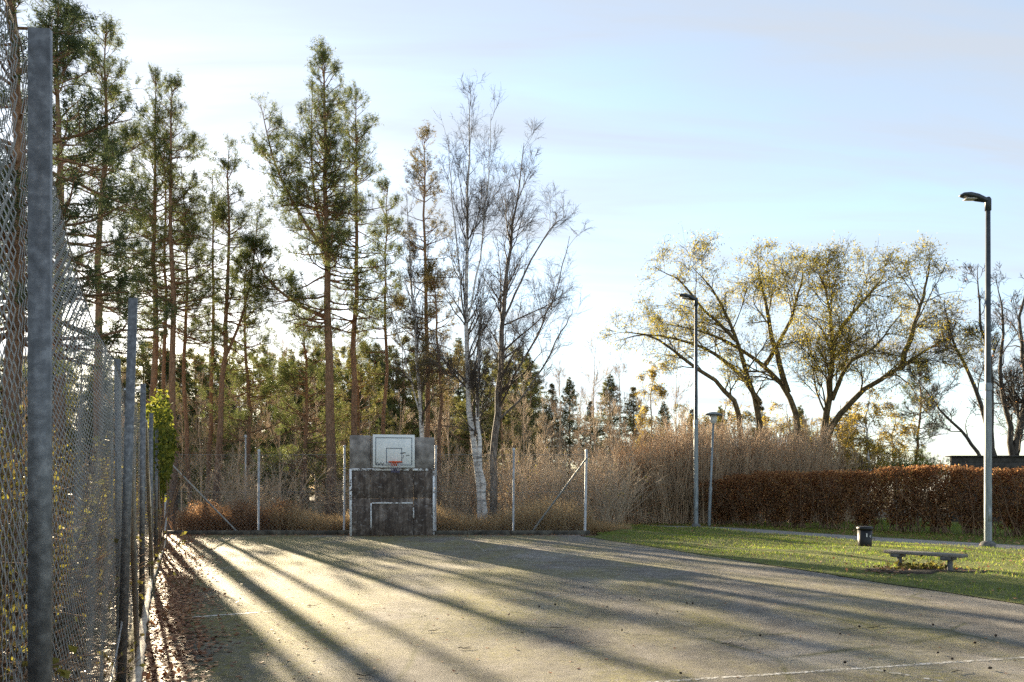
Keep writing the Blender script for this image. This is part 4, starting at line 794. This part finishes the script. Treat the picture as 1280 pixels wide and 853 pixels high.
# ------------------------------------------------------------------ grass, litter
rg = np.random.default_rng(200)
n = 98000; Yd = 7 + 29.3 * rg.random(n) ** 1.5; U = rg.random(n); l_ = np.where(Yd < 28.6, RX(Yd) - .04, 3.25); X = l_ + (pathx(Yd) - l_) * U
ok = (X / Yd < .72) & ~((((X - bc[0]) / 1.0) ** 2 + ((Yd - bc[1]) / .8) ** 2 < .9) & (rg.random(n) < .9)); X, Yd, U = X[ok], Yd[ok], U[ok]
dens = np.sin(X * 1.7 + 2 * np.sin(Yd * .9)) + np.sin(Yd * 2.1 + X * .6); ok = rg.random(len(X)) < .72 + .16 * dens; X, Yd, U = X[ok], Yd[ok], U[ok]
Zv = verge_z(X, Yd, U) - .015
g = Geo(); hh = .075 + .03 * np.sin(X * 2.2 + Yd * 1.3); blades(g, rg, np.stack([X, Yd, Zv], 1), hh, .014, .55)
n = 26000; pu = rg.random(n); pt = rg.random(n); jj = np.clip((pt * 58).astype(int), 0, 58); PP = pb[jj] + (pb[jj + 1] - pb[jj]) * (pt * 58 - jj)[:, None] + np.array([.85, .52, 0]) * (pu * 13)[:, None] ** 1.0
blades(g, rg, PP, np.full(n, .11), .018, .5)
tag(g.obj('grass', 'grass_blade'), 'short green grass of the verge between court and path', 'grass', kind='stuff')
n = 44000; X = rg.uniform(-12.6, 4.6, n); Yd = 30.55 + 2.6 * rg.random(n) ** 1.2; X = np.where(X > 2.9, X, X)
hgt = (.9 + .35 * np.sin(X * 1.1) + .25 * rg.random(n)) * np.where(X > 2.9, .6, 1)
lft = X < -9.2; g = Geo(); blades(g, rg, np.stack([X, Yd, 0 * X - .06], 1)[~lft], hgt[~lft], .016, .28); tag(g.obj('dry_grass', 'dry_grass'), 'tall straw coloured dry grass behind the far fence', 'grass', kind='stuff')
n = 11000; X = rg.uniform(-12.9, -8.6, n); Yd = 30.5 + 2.2 * rg.random(n); g = Geo(); z = rg.random(n) ** 1.3 * (1.0 + .3 * np.sin(X * 4)); leaves(g, rg, np.stack([X, Yd, z], 1), .12, .04, hang=.3)
blades(g, rg, np.stack([X, Yd, 0 * X - .06], 1)[:6000], np.full(6000, 1.05), .014, .22); tag(g.obj('bracken', 'bracken'), 'rusty brown dead bracken behind the far left corner of the fence', 'bracken', kind='stuff')
# fallen leaves: thick by the fence foot, thinning over the court
n = 13000; Yd = 2.5 + 27 * rg.random(n) ** 1.25; off = .16 + np.abs(rg.normal(size=n)) * (.12 + .13 * np.sin(Yd * .9) ** 2 + .016 * Yd); X = AX(Yd) + off
g = Geo(); leaves(g, rg, np.stack([X, Yd, .008 + rg.random(n) * .025], 1), .075, .055, flat=.82)
n = 9000; Yd = 1.5 + 27 * rg.random(n); X = AX(Yd) - .1 - rg.random(n) * 2.6; leaves(g, rg, np.stack([X, Yd, -.03 + rg.random(n) * .05], 1), .08, .06, flat=.75)
n = 1400; Yd = 28.2 + rg.random(n) ** .5 * 1.35; X = rg.uniform(-12.4, 3.0, n); leaves(g, rg, np.stack([X, Yd, .01 + 0 * X], 1), .07, .05, flat=.8)
n = 900; Yd = 4 + 24 * rg.random(n); X = AX(Yd) + 1 + rg.random(n) ** 2 * 14; X = np.minimum(X, RX(Yd)); leaves(g, rg, np.stack([X, Yd, .01 + 0 * X], 1), .05, .035, flat=.8)
n = 3600; jj = rg.integers(0, 58, n); PP = pb[jj] + np.array([.85, .52, 0]) * (rg.random(n) * 3.6)[:, None] + rg.normal(size=(n, 3)) * [.2, .2, 0]; PP[:, 2] = .05; leaves(g, rg, PP, .09, .06, flat=.7)
n = 1500; Yq = 9 + 24 * rg.random(n); Uq = rg.random(n); Xq = RX(Yq) + (pathx(Yq) - RX(Yq)) * Uq; leaves(g, rg, np.stack([Xq, Yq, verge_z(Xq, Yq, Uq) + .05], 1), .07, .05, flat=.7)
n = 700; PP = np.stack([bc[0] + rg.normal(size=n) * .55, bc[1] + rg.normal(size=n) * .3, .06 + rg.random(n) * .06], 1); leaves(g, rg, PP, .08, .06, flat=.7)
tag(g.obj('fallen_leaves', 'litter_leaf'), 'brown fallen leaves heaped along the fence foot and scattered on the court', 'leaves', kind='stuff')
# weeds under the bench
wd_ = thing('weed_clump', 'dark leafy weeds growing under the low bench', 'weeds', (bc[0] + .05, bc[1] + .1, .04)); g = Geo(); n = 800; C = rg.normal(size=(n, 3)) * [.34, .13, .09]; C[:, 2] = np.abs(C[:, 2]); leaves(g, rg, C, .09, .05, hang=.1); g.obj('leaves', 'shrub_leaf', wd_)
# cones and twigs on the court
def cone_mesh():
    g = Geo(); pr = [(.001, 0), (.012, .004), (.02, .014), (.021, .026), (.016, .042), (.006, .052), (.001, .054)]; lathe(g, pr, 10)
    rc = np.random.default_rng(4)
    for k_ in range(5):
        aa = np.arange(8) * np.pi / 4 + k_ * .4; rr = [.016, .023, .024, .019, .011][k_]; zz = .006 + k_ * .010
        for x in aa: g.add([[rr * .6 * math.cos(x - .3), rr * .6 * math.sin(x - .3), zz], [rr * .6 * math.cos(x + .3), rr * .6 * math.sin(x + .3), zz], [rr * 1.35 * math.cos(x), rr * 1.35 * math.sin(x), zz + .007]], None, [[0, 1, 2]])
    return g.mesh('pine_cone', 'cone_brown')
CM = cone_mesh()
for zx, zy in ((180, 108), (210, 106), (270, 136), (240, 158), (435, 148), (452, 148), (415, 170), (275, 215), (620, 228), (817, 225), (828, 296), (425, 323), (930, 318), (1103, 287), (1068, 272), (1153, 247), (1190, 310), (1197, 311), (1208, 230), (1050, 202), (68, 157), (110, 152), (316, 140), (363, 175), (872, 207)):
    p = gp(640 + zx / 2, 680 + zy / 2, .02); o = bpy.data.objects.new('pine_cone', CM); col.objects.link(o); o.location = p; o.rotation_euler = (1.45, 0, rg.uniform(0, 6.28)); s = rg.uniform(.42, .65); o.scale = (s, s, s)
    tag(o, 'small dark pine cone lying on the mossy court', 'pine cone', 'pine cones on the court')
for px, py, ln in ((700, 785, .5), (926, 797, .3), (910, 805, .35), (1092, 784, .6), (1195, 840, .3), (455, 845, .4), (580, 811, .3), (390, 758, .3), (283, 702, .35), (540, 789, .25), (515, 722, .3)):
    p = gp(px, py, .012); ln *= .45; g = Geo(); a = rg.uniform(-.5, .9); u = np.array([math.cos(a), math.sin(a), 0])
    P = np.stack([p + u * ln * (s - .5) + np.array([0, 0, .006]) + rg.normal(size=3) * [.01, .012, .003] for s in np.linspace(0, 1, 6)]); tube(g, P - p, np.linspace(.005, .002, 6), 5)
    tube(g, [P[3] - p, P[3] - p + u * .07 + [0, .06, .012], P[3] - p + u * .08 + [0, .15, .02]], .002, 4)
    tag(g.obj('fallen_twig', 'cone_brown', loc=p), 'short dark twig fallen on the asphalt court', 'twig', 'twigs on the court')
